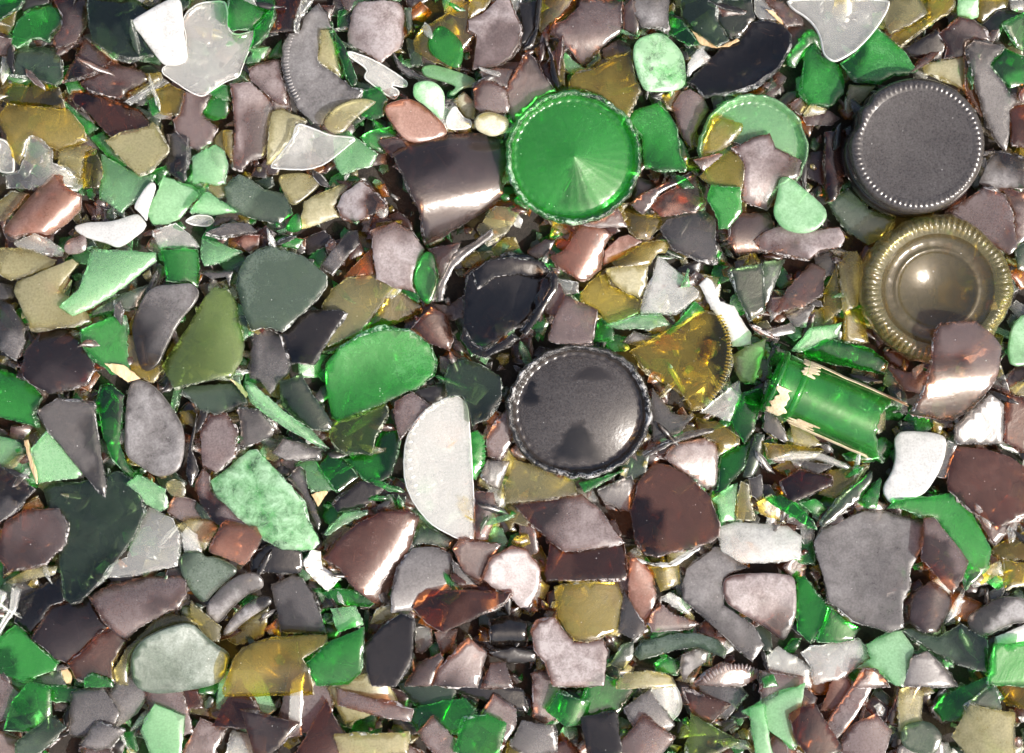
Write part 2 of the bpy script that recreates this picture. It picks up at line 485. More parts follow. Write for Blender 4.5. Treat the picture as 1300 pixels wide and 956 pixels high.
g = 60.0
gm = link_mesh("ground", [(-g, -g, -68 * U), (g, -g, -68 * U), (g, g, -68 * U), (-g, g, -68 * U)], [[0, 1, 2, 3]], [M_SOIL])
describe(gm, "dark soil under the heap of broken glass", "ground", None, 'structure')
DATA = r"""
T 0 0 5.909
2 G1 e20@60|-20,-20 190,-20 150,50 0,160 -20,160|dark green corner piece with a pale broken edge
2 O2|-20,170 130,90 110,190 60,260 -20,240|-
4 G2 e14@90|150,130 250,60 370,35 440,70 475,150 440,210 390,250 370,310 300,290 250,300 140,360 100,340 100,240|rounded clear green shard tilted on a darker green one
3 D3 e30@100 b5@0|130,350 250,340 390,340 460,440 470,600 440,650 330,620 200,580 90,570 80,500|dark green shard with a thick glittering broken edge
3 M3 b7@80 e14@100|380,-20 655,-20 655,200 600,280 590,320 430,370 400,330 400,280 470,200 470,120 430,60|tall mauve brown curved shard in shade at its tip
1 K1|150,-20 370,-20 370,30 250,60 170,100 160,60|-
3 D1 e26@120 b5@60|660,-20 1000,-20 1100,30 1290,10 1020,150 1005,180 1170,420 1020,450 880,430 700,310 680,200|large dark green pane with a thick slanting edge
3 M3 e24@70|640,280 820,430 850,460 700,560 460,620 540,470|dark brown wedge with a pale bar along its edge
2 M2 b4@-40|600,620 860,470 920,490 1060,540 1130,580 1120,620 960,690 920,740 800,720 700,690|purple brown curved shard with a broken tip
2 O2|1090,550 1210,550 1210,600 1000,720 960,700 1120,620|-
4 C4 t|930,770 1220,590 1260,610 980,795|narrow pale splinter standing on its edge
2 M3|-20,270 90,290 110,370 80,420 -20,410|-
2 C2|20,420 75,420 75,560 20,640 5,560|-
T 0 0 3.939
5 W9 r|895,-5 912,20 915,150 940,280 930,310 890,328 830,328 800,310 720,200 655,120 665,95 760,40 850,-5|!white frosted rounded triangle of milky glass, overlapping a clear star-shaped sheet
4 C5 r b4@60|915,110 940,60 1000,15 1100,0 1140,10 1145,150 1190,170 1275,140 1270,200 1215,330 1200,385 1130,410 1070,450 1015,490 960,470 860,405 810,370 815,340 850,320 920,310 935,200|!large clear star-shaped frosted sheet partly under the white rounded triangle
5 R2 e14@100 b5@30|360,490 370,465 430,460 520,480 700,545 750,605 745,635 690,660 580,695 545,680 450,570 375,520|reddish brown wedge with a rust coloured upper edge
3 O4 e12@200 b5@0|20,560 40,535 180,530 290,545 340,540 420,640 435,700 400,720 300,760 220,720 160,690 100,830 75,800 40,680 10,590|large dusty olive shard with an amber upper band
2 G1|320,510 400,580 495,640 440,680 400,640|-
1 G0|315,350 340,340 430,450 420,470 350,470 320,400|-
1 O0|-20,450 40,430 300,440 330,540 100,530 -20,500|dark olive strip lying under a green shard
4 C4 r|-20,690 40,705 70,760 75,860 40,870 -20,860|pale clear rounded lump at the frame
3 C1 b10@85|150,690 170,680 220,700 270,760 270,820 300,830 390,890 380,945 180,930 160,945 30,945 25,880 100,860 130,800|glossy pale aqua curved shard with a jagged top
4 o4|290,765 310,740 440,725 470,745 430,760 400,880 380,860 340,830 290,825|small khaki hooked shard
4 O1 b5@95 e12@0|420,765 470,755 500,790 525,860 500,940 410,940 410,850|glossy upright olive yellow shard
5 o5 e10@100|530,700 600,660 740,630 760,610 790,650 850,740 840,770 760,860 700,875 640,830 560,740|grey green five-sided dusty shard
4 S3 e16@0|830,670 880,660 945,690 930,900 920,915 840,860 830,830 850,750|smoky grey four-sided sliver
3 M4|930,460 1055,475 1010,580 1085,640 1060,720 1000,755 945,735 880,655 870,600 900,570|pinkish mauve shard with a notched side
3 O3 e12@80|770,450 840,415 925,455 900,575 800,570|small olive square shard
2 G1|740,500 790,480 800,560 760,580|-
2 G1|1020,560 1070,470 1130,440 1150,560 1130,590 1080,605 1040,590|-
4 g5 b4@90|960,800 990,770 1080,725 1130,760 1145,830 1130,920 1090,930 1000,910 960,920|bright mint shard with a rounded top
3 G1|455,690 520,665 560,720 640,830 610,840 540,790|-
3 G1|740,870 840,820 850,850 790,930 770,900|-
3 O3|1120,650 1165,650 1165,810 1140,780 1120,720|-
2 o5|1075,680 1110,650 1140,670 1130,760 1070,730|-
T 0 0 1
4 M7 b3@90|293,108 318,105 348,133 345,180 335,200 318,205 307,218 295,213 298,160|tall dusty pink stained shard
4 D5 b4@20|286,238 303,221 320,228 336,240 363,245 372,271 355,286 330,281 310,275 290,262|dusty dark green shard with a rough top
3 g4|127,195 160,213 175,222 198,222 190,240 165,260 155,270 127,252 130,225|clouded mint sheet under smaller green pieces
T 200 0 5.909
3 G3 b9@30|560,-20 880,-20 880,30 800,130 730,210 570,240 530,200 530,80|glossy green shard crossed by a white gleam
3 M6|690,520 750,480 880,440 920,445 930,560 960,650 975,790 900,780 710,620 695,580|flat mauve shard half shaded by the crescent
3 g4|670,430 720,390 770,400 780,440 760,480 660,480|-
2 o4|700,370 780,340 850,370 800,460 770,400 720,390|-
3 G2 t|730,210 800,140 880,30 880,110 830,260 720,370 690,370 720,300|thin green blade with a wavy edge
2 g3|660,470 770,480 690,520 700,610 560,630 600,580|-
2 G1|400,700 490,640 540,640 550,760 440,740|-
T 320 0 3.939
4 S7 k1 e8@45 b8@20|330,10 370,60 400,140 350,150 330,300 340,320 440,390 500,440 545,455 540,490 450,530 380,570 350,630 310,620 220,540 170,430 145,330 150,230 180,170 240,150 260,80|!grey frosted crescent broken from a ridged bottle base
5 o5 e12@200|345,150 385,150 420,240 450,380 440,385 330,305|khaki triangular chip resting on the grey crescent
4 G0 t|410,150 470,240 530,400 525,430 500,435 470,380 440,280|slender green splinter
5 M9 b7@90 e6@90|500,50 530,10 660,0 730,10 760,50 760,200 750,240 650,315 480,220 475,170|!pink dusted five-sided plate touching the upper frame, beside the grey crescent
4 M8|440,-20 560,-20 520,10 490,60 460,40|-
5 C6 r|475,265 500,258 620,300 780,400 780,430 760,440 690,425 740,450 735,480 715,500 690,490 565,400 560,380 580,350 480,285|pale forked shard shaped like a flying bird
5 G3 r e10@120|940,105 1065,215 1045,360 900,280 875,210|bright green diamond shard
3 O1 e10@230|1180,-10 1110,-10 960,80 860,140 810,220 815,260 880,300 1040,350 1060,250 1130,170 1170,90|dark olive transparent shard with a rounded outline
5 g6 r|845,340 880,320 940,325 1100,380 1125,410 1115,430 1050,440 1010,480 980,470 1030,430 940,400 860,380|frosted green hammer-shaped shard
4 g8 r|810,420 870,405 920,415 965,460 965,530 955,610 880,540 805,490|whitish mint mottled chip
5 P6 r|665,550 680,520 780,490 840,510 960,610 980,660 960,680 840,720 760,700 680,590|salmon pink oval shard with a whitish bloom
4 C8 r|965,600 1010,520 1060,590 1100,600 1100,645 980,655|pale lime rounded chip
3 o8|1010,510 1060,470 1120,520 1115,600 1070,590|cream coloured chip
4 o8 r|1115,590 1180,555 1290,590 1280,660 1200,690 1115,650|cream pebble-like chip half under the brown pane
4 M5|1120,440 1160,400 1270,450 1290,540 1280,565 1150,570 1110,540|mauve block with a rusty side
3 M3|1140,360 1200,340 1310,345 1280,440 1160,400|-
3 D2|765,40 800,40 805,160 780,170|-
2 D1|770,190 830,200 860,330 800,330|-
4 S5 t|710,270 760,330 850,380 900,400 890,410 790,390 730,340|curved grey rib of bottle lip
3 G2|550,460 640,440 680,500 660,580 600,600 550,580|leaf green flat shard under a khaki leaf-shaped one
5 o5 r|355,620 420,530 540,485 625,500 610,520 520,590 460,670 400,670|khaki leaf-shaped shard
5 C5 r|225,615 300,640 400,680 510,685 520,705 500,720 330,855 100,850 90,830 150,760 200,700|clear fish-shaped shard with a pale rim
4 o6|100,560 150,545 260,590 280,610 220,620 190,720 100,820 75,830 85,650|pale khaki dusty shard with a straight side
4 g5|400,680 480,650 560,720 630,770 600,830 450,875 420,830|flat green shard under the clear fish-shaped one
4 G3|545,690 600,650 700,630 730,690 640,700 660,760 580,740|bright green angular shard
4 M2|625,710 650,695 750,690 780,740 700,790 680,770|small brown corner piece against the brown pane
4 o5 r|122,875 236,859 315,878 346,914 315,953 205,1043 157,965|rounded khaki shard tucked below a clear one
3 R1|110,-10 250,-10 220,80 215,160 90,165 110,60|dark reddish brown block
5 C3 t|250,-5 310,-5 240,90 230,165 210,160 215,110|clear sliver with a beaded edge
2 g4|0,250 90,230 60,300 0,330|-
2 G1|70,290 150,200 150,290 80,300|-
T 0 0 1
5 B4 b27@-9 e16@192|500,196 515,186 570,170 600,166 628,170 643,184 646,200 638,225 640,245 622,265 590,285 565,300 540,312 535,275 522,245 508,215|!wide brown half-cylinder pane with a bluish gleam, beside the domed green base
5 M8 e6@30|593,25 601,22 612,17 634,-4 646,-4 654,18 662,37 659,58 649,73 630,85 600,88 602,68 605,44 595,38|dusty pinkish grey shard with an orange side
T 600 0 5.909
5 M4 b16@-4 e10@200|810,-20 1130,-20 1115,100 1120,240 1030,310 840,500 790,460 610,260 620,200 700,150 790,60|mauve curved shard with a white gleam near its point
1 O0|520,-20 790,-20 770,70 690,140 610,190 600,250 500,250|dark olive patch behind brown pieces
3 K2 t|490,-20 525,-20 500,180 460,350 380,380 430,280 470,230|black upright sliver with a white chipped edge
0 K1|350,20 490,0 470,200 400,330 360,330 370,210|-
4 M3 e14@220|420,400 470,440 530,560 640,690 500,740 380,880 310,920 270,850 240,720 280,620 340,520|dark mauve pointed shard with a whitish facet
2 R1|480,430 600,470 620,680 540,600|-
3 K2 t|530,280 600,420 650,640 640,670 590,600 580,450|black splinter with sparkling chips
1 O2|460,380 520,300 590,450 500,450|-
3 g3|670,370 760,460 850,520 740,560 690,500|-
2 O2|610,300 670,330 690,520 690,650 650,620 620,450|-
4 O4 e10@20|740,570 780,545 920,510 1060,430 1190,380 1210,560 1250,690 1160,880 1100,850 960,730 850,680 710,670|clear olive yellow shard with a curved upper side
3 M2|970,370 1100,290 1180,330 1190,380 1060,430 980,440|-
2 D2|850,490 950,400 960,440 870,520|-
3 M2|1130,60 1190,-10 1250,150 1240,260 1200,310 1130,230|dark mauve sliver between two pale pieces
3 O1|-20,-10 150,-10 100,70 -20,140|-
4 C3|280,-10 370,-10 350,60 320,90|-
T 0 0 1
5 g8 r b4@90 f1|802,70 807,50 838,40 855,52 869,68 873,95 870,110 858,116 820,118 812,105 807,90|whitish green frosted block with rounded corners
T 800 0 5.909
4 S9 e6@90|20,-20 300,-20 290,130 280,235 220,210 80,210 60,170 10,60|pale grey dusty plate touching the upper frame
3 G0 e20@30|290,110 380,140 440,240 520,340 440,350 340,290 280,230|glossy dark green lump with a fractured side
4 D3 e26@0|380,-20 670,-20 640,70 640,150 680,230 730,320 640,350 560,290 440,210 380,120|dark green curved shard with a pale scalloped edge
5 Y x|450,210 600,320 680,350 800,290 820,310 740,350 650,360 520,320|%dry_leaf%curled dry straw-coloured leaf strip under a dark green curved shard
5 C7|430,480 500,370 540,355 610,430 480,540 440,580|white clear chip leaning on the black half base
4 K1 k2 b-8@-30 e16@60|910,170 1040,150 1150,180 1200,250 1195,360 1100,520 920,650 750,700 560,720 480,640 430,610 610,430 680,360 820,310|!black half of a broken bottle base with a pale chipped rim
1 D0|670,0 910,0 940,140 830,280 740,290 680,200 640,130|dark green shard in shade behind the black half base
2 R0|650,50 800,60 880,80 860,110 700,130|-
3 M4|1000,-20 1150,10 1300,140 1300,190 1170,200 1110,100|mauve shard under the clear frosted sheet
3 C1|930,-10 1000,-10 1110,130 1110,160 960,140 930,90|-
4 Y x|1010,70 1080,90 1150,160 1150,190 1080,130|%wood_chip%small orange brown wood chip
T 640 0 3.939
4 M4 b4@90|840,530 880,460 930,445 1000,490 1030,550 1000,590 950,680 940,750 900,700 860,600|reddish mauve shard with a rounded top
4 G5 e10@90|620,600 650,550 770,510 830,570 870,650 880,780 910,840 910,860 760,850 700,830 690,680|bright green dusty square shard
3 G1|880,690 930,780 920,840 870,790|-
4 O4|1040,610 1070,590 1190,620 1190,650 1120,740 990,785 1000,720|olive chip lying across the ringed base
5 M5|945,800 1080,765 1100,770 1000,860|small mauve chip
4 O4 e10@0|977,882 1024,831 1134,748 1197,780 1201,867 1190,945 1162,1032 1103,985 1036,930|dusty olive shard between mauve ones
5 M7 b10@0 e8@200|1130,740 1182,721 1280,677 1331,662 1359,740 1489,800 1477,882 1379,945 1320,1056 1189,1004 1201,847 1182,788|mauve shard with a white sun gleam on its curve
T 970 220 3.939
5 g6 r e4@90|75,20 130,15 180,60 300,160 320,220 260,290 180,305 90,280 40,200 65,110|mint frosted shard with rounded corners
T 1000 0 5.909
5 C5 r e6@90|-20,-20 770,-20 760,60 700,170 590,310 490,400 350,480 260,420 240,270 160,150 20,60|!large clear frosted sheet with a white rim, hanging over green shards
4 o3 e8@60|770,-20 980,-20 1070,100 920,190 770,250 710,150|greyish olive transparent shard
4 L3 e28@50|980,-20 1250,-20 1240,40 1190,100 1080,170 840,350 770,290 800,250 920,190 1070,110|lime olive shard with a thick glassy broken edge
3 G1|180,220 240,270 250,380 180,330 100,440 60,510 0,500 0,420 100,300|-
4 G4 e10@120|140,380 210,330 260,420 380,480 430,610 420,700 330,800 180,790 100,690 110,520|rounded green shard overlapped under the clear frosted sheet
4 G5 e10@100|390,480 500,400 670,210 720,250 870,370 980,530 900,555 800,560 690,620 560,600 500,600|large green triangular shard under the clear frosted sheet
3 K2|850,370 1120,230 1200,340 1170,440 1060,460 940,440|dark brown triangular shard
3 o6|440,720 460,640 660,650 560,770 450,860 430,830|khaki curved chip touching the knurled black base
2 A0|520,880 590,770 660,700 650,850 560,920|glowing orange amber sliver
2 M2|110,880 300,830 400,890 330,945 140,945|-
3 W7|0,780 100,730 150,800 100,870 30,820|-
3 o7|110,860 170,790 300,810 290,850 130,880|-
T 1080 0 5.909
3 M3|650,260 810,140 920,150 1000,230 1040,310 900,310 860,360 870,420 700,440 720,350|smoky mauve five-sided shard
3 o7|540,490 660,460 850,425 860,520 850,680 760,620 660,580 550,560|dull khaki four-sided shard
2 A1|850,425 880,460 920,600 960,700 990,880 900,760 850,660|amber sliver glowing between grey and khaki pieces
5 G4 e8@140|1035,490 1160,365 1300,420 1330,520 1300,640 1190,665 1130,600|bright green five-sided shard
4 G1 e24@200|1140,190 1320,90 1320,390 1250,360 1170,240|glossy emerald shard with glinting chips
3 S1|975,190 1100,80 1170,70 1280,110 1140,200 1100,310 1050,300|blackish green block
4 g7|800,-10 960,-10 960,130 900,150 800,120|pale mint plate
3 O3|970,-10 1190,-10 1180,60 1090,80 980,170 950,150|-
4 C4|1190,-10 1320,-10 1320,80 1270,100 1210,80|clear yellowish lump
T 0 0 1
4 S5 e10@200 b4@60|1226,60 1236,52 1256,54 1277,60 1263,71 1256,85 1271,102 1283,118 1293,128 1282,140 1283,170 1278,193 1265,178 1250,150 1238,113 1229,80|long grey bent shard with a chipped white side
3 R3|1282,136 1306,130 1306,190 1284,185|-
4 R4 r|1292,118 1306,104 1306,134 1294,128|-
4 S8|1242,232 1262,190 1272,193 1305,205 1305,240 1290,240 1260,245|pale grey dusty chip
3 R2 e14@180|1046,168 1075,166 1078,190 1072,230 1060,255 1048,258|narrow dark red brown shard standing against the knurled black base
T 0 220 3.939
5 P5 b16@-45 e10@60|20,270 60,210 190,60 260,0 290,10 320,60 415,120 410,180 340,250 260,310 170,300 80,320 30,300|!red brown curved shard with a white gleam along its bend, near a white boomerang chip
3 o3|-20,150 60,90 140,100 80,180 30,240 -20,230|dull green grey shard at the frame
5 W9 r|370,260 440,240 560,240 670,200 700,205 745,265 640,350 590,375 540,350 430,320 375,285|!white milky boomerang-shaped chip above a striped mint shard
5 W9 r|660,170 750,40 790,60 740,190 735,250 700,200|small white oblong chip
5 g6|735,200 760,150 820,20 860,30 990,90 1000,110 900,230 830,260 760,260|pale mint shard beside a small white oblong chip
4 g5|950,200 1010,110 1040,90 1190,190 1080,215|mint triangle pointing sideways
5 C5 r|920,240 970,205 1050,205 1080,240 1040,270 960,260|small clear glassy pebble
4 M6 r|320,360 345,330 430,300 440,390 370,410 325,400|small mauve pebble
4 C5|70,345 170,300 240,325 320,380 315,415 220,400 90,370|clear buff chip
4 o5|-20,370 120,370 280,430 270,460 100,530 60,540 10,510 -20,470|yellowish khaki shard at the frame
4 o6 e8@90|65,590 80,545 230,480 360,425 395,450 300,570 310,600 400,640 460,740 380,770 160,780 130,720|large khaki dusty shard
5 g5 b9@-33 e10@100|450,372 530,378 780,395 785,440 660,540 560,620 440,690 370,718 310,670 320,650 400,580 430,480|!striped pale mint shard with a long pointed tail
4 G3 b6@80|805,385 990,375 1000,450 995,570 930,545 870,545 830,540 820,450|glossy green upright shard with square corners
3 C3|770,290 880,250 950,300 1000,370 800,380|-
4 g4|1005,330 1060,335 1220,395 1120,440 1020,465 1000,420|green leaf-shaped shard
4 S4 t|1030,300 1130,250 1240,245 1290,290 1180,310 1100,320|dusty grey ridge of broken lip
3 S4 t|1010,500 1170,490 1150,570 1130,520 1060,530|-
4 P6|1180,350 1220,305 1300,310 1290,370 1250,400|small pink chip
3 D4|460,700 540,640 700,570 740,560 690,680 580,700 460,720|dark green sliver under the striped mint shard
3 G4|410,780 580,710 630,710 640,945 650,1000 560,1010 500,945 420,870|tall green sheet with a straight top
4 S5 e12@60|-20,640 60,660 130,760 130,850 90,940 -20,870|dark grey shard with a glossy end at the frame
3 S2|-20,540 60,560 70,620 -20,640|-
2 M4|340,780 420,790 440,880 400,860|-
T 0 0 1
5 S6 r e6@40|166,410 183,372 198,362 218,361 244,358 254,370 249,385 228,408 212,440 203,462 190,472 178,468 170,440|mauve grey stone-like slab with worn edges
5 H5 b12@105 e14@60|204,465 220,440 237,415 258,378 270,365 287,366 300,382 304,405 312,440 308,458 296,478 280,480 262,484 222,493|!yellow green curved shard with pale streaks, above a dusty dark green chunk
5 D6 e8@60|302,345 312,326 325,318 345,313 384,324 416,350 415,362 391,393 358,420 343,416 320,420 308,395 301,365|!slate green rounded dusty slab, largest flat green grey piece
4 B2 b6@-20 e12@90|28,470 32,445 50,420 82,417 105,436 118,458 122,470 112,487 66,500 40,488 30,478|glossy purple brown rounded shard
T 320 220 3.939
4 o6|245,230 260,140 330,100 480,40 515,35 440,110 410,170 440,220 300,270 250,280|pale yellow khaki shard under a pink one
5 M9|420,165 450,100 540,40 600,80 670,150 665,175 520,245 450,225|dusty pink shard with five sides
4 G4 r|160,280 200,215 240,195 255,285 200,300|small rounded green chip
3 G3|140,340 200,320 260,330 230,380 160,370|-
4 S5|340,460 430,350 480,290 530,280 540,350 460,440 400,510|rough grey mauve stone-like chip
5 M9 e5@200|600,300 720,240 800,290 840,350 865,380 810,490 800,540 820,600 700,570 620,530 610,440 600,380|large pale pink dusty shard with a ragged outline
6 G4 r|870,390 910,405 940,530 890,665 850,640 800,540 830,440|!bright green narrow chip leaning on a pale pink shard
4 o4 e10@60|350,660 400,580 470,520 620,505 710,575 600,720 550,790 380,870|grey olive shard with a long slanted side
3 O1|710,575 860,660 850,700 690,770 570,780|olive transparent piece above the half green base
4 K3 e10@30|145,795 270,680 450,685 470,700 400,810 310,950 190,950 150,850|dark brown shard with a glossy scuffed top
3 A1|455,520 600,370 610,500 480,520|-
4 R4 b6@60|790,780 900,670 980,710 1010,830 990,890 880,850|orange brown rounded shard
5 S5 t|930,640 935,560 1000,430 1200,280 1215,310 1060,430 1010,480 970,560 960,640|!grey thin arc of broken bottle wall above the cracked black base
3 M5|880,380 1050,340 1010,410 950,540 930,500|-
3 M3|900,650 980,660 1080,600 1060,720 1000,740 940,700|-
T 0 0 1
4 S5 e10@40|320,418 343,418 356,425 367,460 366,473 343,500 330,482 318,478|grey mauve shard with a tapering foot
4 K2 k2 b-7@0 e12@120|590,375 594,350 615,333 640,324 665,322 690,332 703,350 690,370 680,390 672,405 640,425 612,445 598,440 588,415|!cracked black bottle base with white chipped edges
3 o5|605,290 630,262 650,262 660,270 645,295 620,310|-
T 640 220 3.939
4 P3 b8@120|225,420 300,380 380,260 460,265 500,280 540,310 500,380 490,480 420,540 380,540 270,470|reddish purple curved shard with dusty highlights
3 M4|380,260 470,240 570,180 620,270 480,275|-
4 P5|730,170 800,100 960,10 1000,150 960,190 790,220|orange brown dusty shard with a thick rim
3 M3 t|630,160 700,100 940,-10 960,10 780,100 730,180 690,210|grey polished strip along an orange brown shard
3 O1|600,190 780,220 795,240 780,280 720,330 660,330 620,270|dark olive chip with bright nicks
4 S3 e12@90|780,280 810,230 1000,180 1060,230 1060,440 980,440 840,380|black grey shard with a starry dusting
4 G5|1015,130 1040,65 1180,70 1190,190 1120,280 1075,280 1065,220|green square-topped shard
3 M2 e12@200|1134,217 1201,197 1320,197 1359,276 1308,394 1162,414 1119,335|dark mauve shard with a white crackled side
4 M8|1249,335 1300,291 1387,264 1548,288 1674,268 1702,327 1678,374 1576,386 1521,433 1379,402 1292,386|long dusty pink shard with a scalloped underside
4 P8|500,390 570,320 620,305 690,345 550,440 495,470|pale peach chip
5 O5|540,440 690,345 830,330 840,350 810,400 770,405 730,460 560,470|yellow khaki shard shaped like a flag
4 L4 e10@110|380,600 420,550 510,480 530,560 690,630 680,700 560,750 510,750 470,690 390,640|honey yellow shard under a grey one
5 o6|515,480 570,465 720,460 710,560 680,630 590,590 540,550|grey khaki shield-shaped chip
5 C6 e12@110|680,705 730,560 770,410 800,425 975,590 970,620 860,700 780,700|pale grey green kite-shaped shard
4 g4 t|500,760 680,710 780,710 830,760 720,780 560,780|-
5 M4 e10@80|250,720 300,610 470,680 440,850 260,855 220,830|small mauve square block with bright edges
4 C2|220,750 260,530 370,550 370,600 300,610 240,740|clear greenish sliver beside a mauve square block
4 K2 t|150,640 250,510 270,520 200,640 190,740 170,740|-
3 G2|440,850 480,720 540,770 550,840|-
3 S6|590,850 650,790 780,830 700,870|-
3 G3|810,800 960,640 1010,690 940,730 830,810|-
5 W9 b6@60|970,560 1010,520 1040,540 1080,640 1150,660 1240,800 1240,860 1140,870 1110,770 1040,690|bright white opaque strip of enamelled glass
3 D1 e14@200|1130,480 1290,450 1310,690 1230,740 1160,600|very dark green pane
T 0 0 1
5 L2 k3 b-8@60 e12@60|800,445 845,420 895,396 910,400 925,430 927,460 918,490 895,515 880,518 865,500 850,490 830,475 815,465|!amber yellow half of a bottle base with a beaded rim
T 970 220 3.939
4 o6|370,460 430,385 470,385 495,500 470,660 400,690|yellowish khaki upright chip
4 M3 e14@80|50,690 110,580 240,450 310,480 290,610 210,660 60,700|dark plum triangular shard with a pale broken edge
3 O1 e12@0|300,600 360,450 395,680 300,750|-
2 D1|0,440 110,430 0,690 -40,640|-
3 S5|110,720 260,650 210,770 150,770|-
3 S3|0,790 150,740 160,800 0,830|-
3 O2|400,690 490,670 530,850 400,840|-
4 g4|140,890 230,780 390,750 370,820 210,890|pale green wedge above the bottle neck
4 G1 b6@20|190,890 310,830 530,870 620,945 600,1010 340,955 220,930|glossy emerald shard lying against the bottle neck
3 D3 b5@30|310,150 430,70 520,180 660,220 590,330 520,360 410,290|grey green see-through shard between two bases
4 M5 e8@30|910,210 1000,130 1100,70 1200,110 1240,200 1260,370 1220,410 1170,380 1060,310 910,230|large flat mauve shard between two round bases
3 M4|1190,80 1320,100 1320,330 1250,400 1250,200|mauve shard cut by the frame
3 D3|1250,380 1320,330 1320,500 1270,480|-
T 0 0 1
4 g7 r|1280,460 1279,440 1285,412 1306,393 1306,462 1290,466|frosted mint lump at the frame
6 M4 b19@-5 e14@195|1184,430 1193,410 1205,408 1242,407 1262,425 1273,440 1268,475 1254,499 1234,522 1212,535 1193,534 1156,527 1168,500 1178,470|!mauve brown curved pane with an orange edge and a broad white gleam
T 0 440 3.939
5 S3 e8@200|195,320 290,260 470,285 490,420 530,700 525,760 470,700 400,620 240,410|!dark mauve arrow-shaped shard pointing down beside a mint triangle
4 G4 b8@20 e14@90|-20,110 130,150 220,250 170,340 190,400 100,380 -20,350|bright green curved shard at the frame
4 g5|160,510 240,420 400,610 410,640 380,660 200,680 170,620|smooth mint triangle
3 g3|-20,440 80,470 110,500 190,690 150,680 -20,580|pale green sheet under a straw
4 G1 b5@100 e14@180|490,260 510,200 560,195 625,240 600,480 640,590 680,630 650,660 560,560 510,420|glossy green curved rim with sparkling edges
5 S7 r e5@60|625,320 640,190 690,155 780,200 860,300 930,420 915,600 850,645 780,650 690,590 620,540|grey dusty coffin-shaped slab
3 Y x|525,85 620,90 700,160 640,180 560,120|%dry_leaf%tan dry leaf scrap peeping out above the grey coffin-shaped slab
4 Y x|118,470 140,465 165,560 190,660 185,685 150,600|%straw%thin pale straw lying beside the smooth mint triangle
5 g5|630,690 690,640 830,710 830,800 800,830 730,790 700,740|pale mint chip with soft corners
4 S3 e10@40|-20,585 180,710 100,800 -20,900|smoky see-through wedge at the frame
3 M4|843,827 890,737 977,768 1056,866 1091,906 1004,985 926,886|mauve shard with a pointed top
4 M5 e10@40|970,690 1010,610 1050,640 1050,720 1220,860 1280,920 1230,930 1090,890 1020,830|long mauve shard with a rusty top beside the mottled slab
3 o5 r|820,690 870,655 930,690 930,760 850,750|-
4 M6 e8@20|1000,430 1050,350 1130,330 1190,420 1180,540 1080,630 1010,590|pinkish brown stone-like shard
4 K3 t|950,480 990,330 985,400 965,520 1000,620 960,700 930,640|dark curved splinter
4 D4 e20@110|910,210 960,195 1200,180 1235,280 1160,310 1090,340 1000,310|dusty dark green chunk with a crushed edge
5 Y x|1140,155 1200,180 1240,240 1230,260 1170,180|%straw%short orange straw at the corner of the yellow green curved shard
4 S3|1197,307 1300,315 1379,414 1359,453 1261,492 1205,512|dark mauve grey flat shard
T 0 0 1
4 D2 e14@40|52,622 70,612 100,612 150,598 170,610 180,630 185,650 172,680 140,725 105,762 92,766 82,758 72,690|!big smoky olive see-through wedge with a thin white edge
5 M3 e12@60|5,663 30,647 74,645 86,663 84,690 75,700 60,715 12,725 -5,705|purple brown flat shard overlapping the smoky wedge
6 g6 e6@60 f1|265,611 280,600 316,571 325,570 330,575 371,618 386,638 391,660 405,682 407,690 398,698 358,698 345,690 300,655 285,640 275,632|!mottled green slab blotched with whitish frost
T 0 640 3.939
4 C4 b6@-30 e14@100|700,60 740,10 860,70 895,140 890,310 700,350 520,360 550,300 640,260|clear buff curved shard with three points
3 o5|890,110 960,80 1060,80 1090,120 1020,240|-
4 C6|905,150 940,110 990,150 1010,240 920,240|small clear upright chip
4 P4 b12@10|1100,100 1125,80 1280,110 1310,160 1290,230 1220,310 1050,240|small red brown collar piece with a dusty gleam
5 M5 b12@-14 e12@90|445,470 500,420 700,365 900,355 930,380 935,450 900,520 850,530 700,620 640,675 590,660 520,560|mauve brown curved wall piece with cut corners
4 B2 b8@-30 e8@100|160,670 250,500 440,460 500,560 560,620 350,800 280,770 230,720|glossy dark brown four-sided shard
3 K1|80,480 200,410 300,360 330,480 250,510 160,660 70,590|black glossy shard in shade
4 R3|340,800 500,650 580,630 640,690 570,800 580,900 400,880|dusty red brown triangular shard
5 G5 e8@90|-20,680 70,605 290,795 280,830 120,880 70,870 -20,840|flat bright green triangular shard at the frame
5 D8 r|655,760 720,670 850,610 960,590 1010,640 1060,690 1150,750 1140,800 1110,910 800,960 670,920|!grey green powdery rounded slab inside an olive rim
4 o3|570,830 640,720 790,555 940,560 1000,600 850,610 700,680 650,760 640,910 580,900|olive curved rim around a powdery slab
5 D6 r|890,280 930,235 1010,240 1030,265 1080,260 1210,330 1100,410 1020,510 960,450 910,360|grey green heart-shaped shard
3 o4|950,480 1020,540 1110,610 1100,690 1050,680 950,570|-
3 C4|-20,410 40,450 -20,560|-
4 C4 t|60,420 105,430 90,520 0,660 -10,620 50,520|-
3 o4 t|30,390 150,320 290,310 280,350 60,400|khaki strip under a purple brown shard
3 D5|-20,850 120,880 300,830 340,920 -20,920|-
4 Y x|290,820 330,810 360,860 355,905 330,900|%wood_chip%orange brown wood chip beside the flat green triangle
4 G4|420,870 460,850 560,885 570,915 420,920|-
T 0 0 1
5 S8 r b5@-40|258,772 275,750 300,730 322,724 336,735 335,748 315,755 292,775 282,790 270,795|thick frosted grey ring fragment of bottle lip
5 S8 r b4@-35|283,800 300,775 325,757 340,755 347,762 343,770 325,780 305,795 293,808 285,808|slim frosted grey ring fragment below a thicker one
3 o5|282,803 300,800 320,785 342,770 340,790 335,808 300,820 290,815|khaki piece under the frosted ring fragments
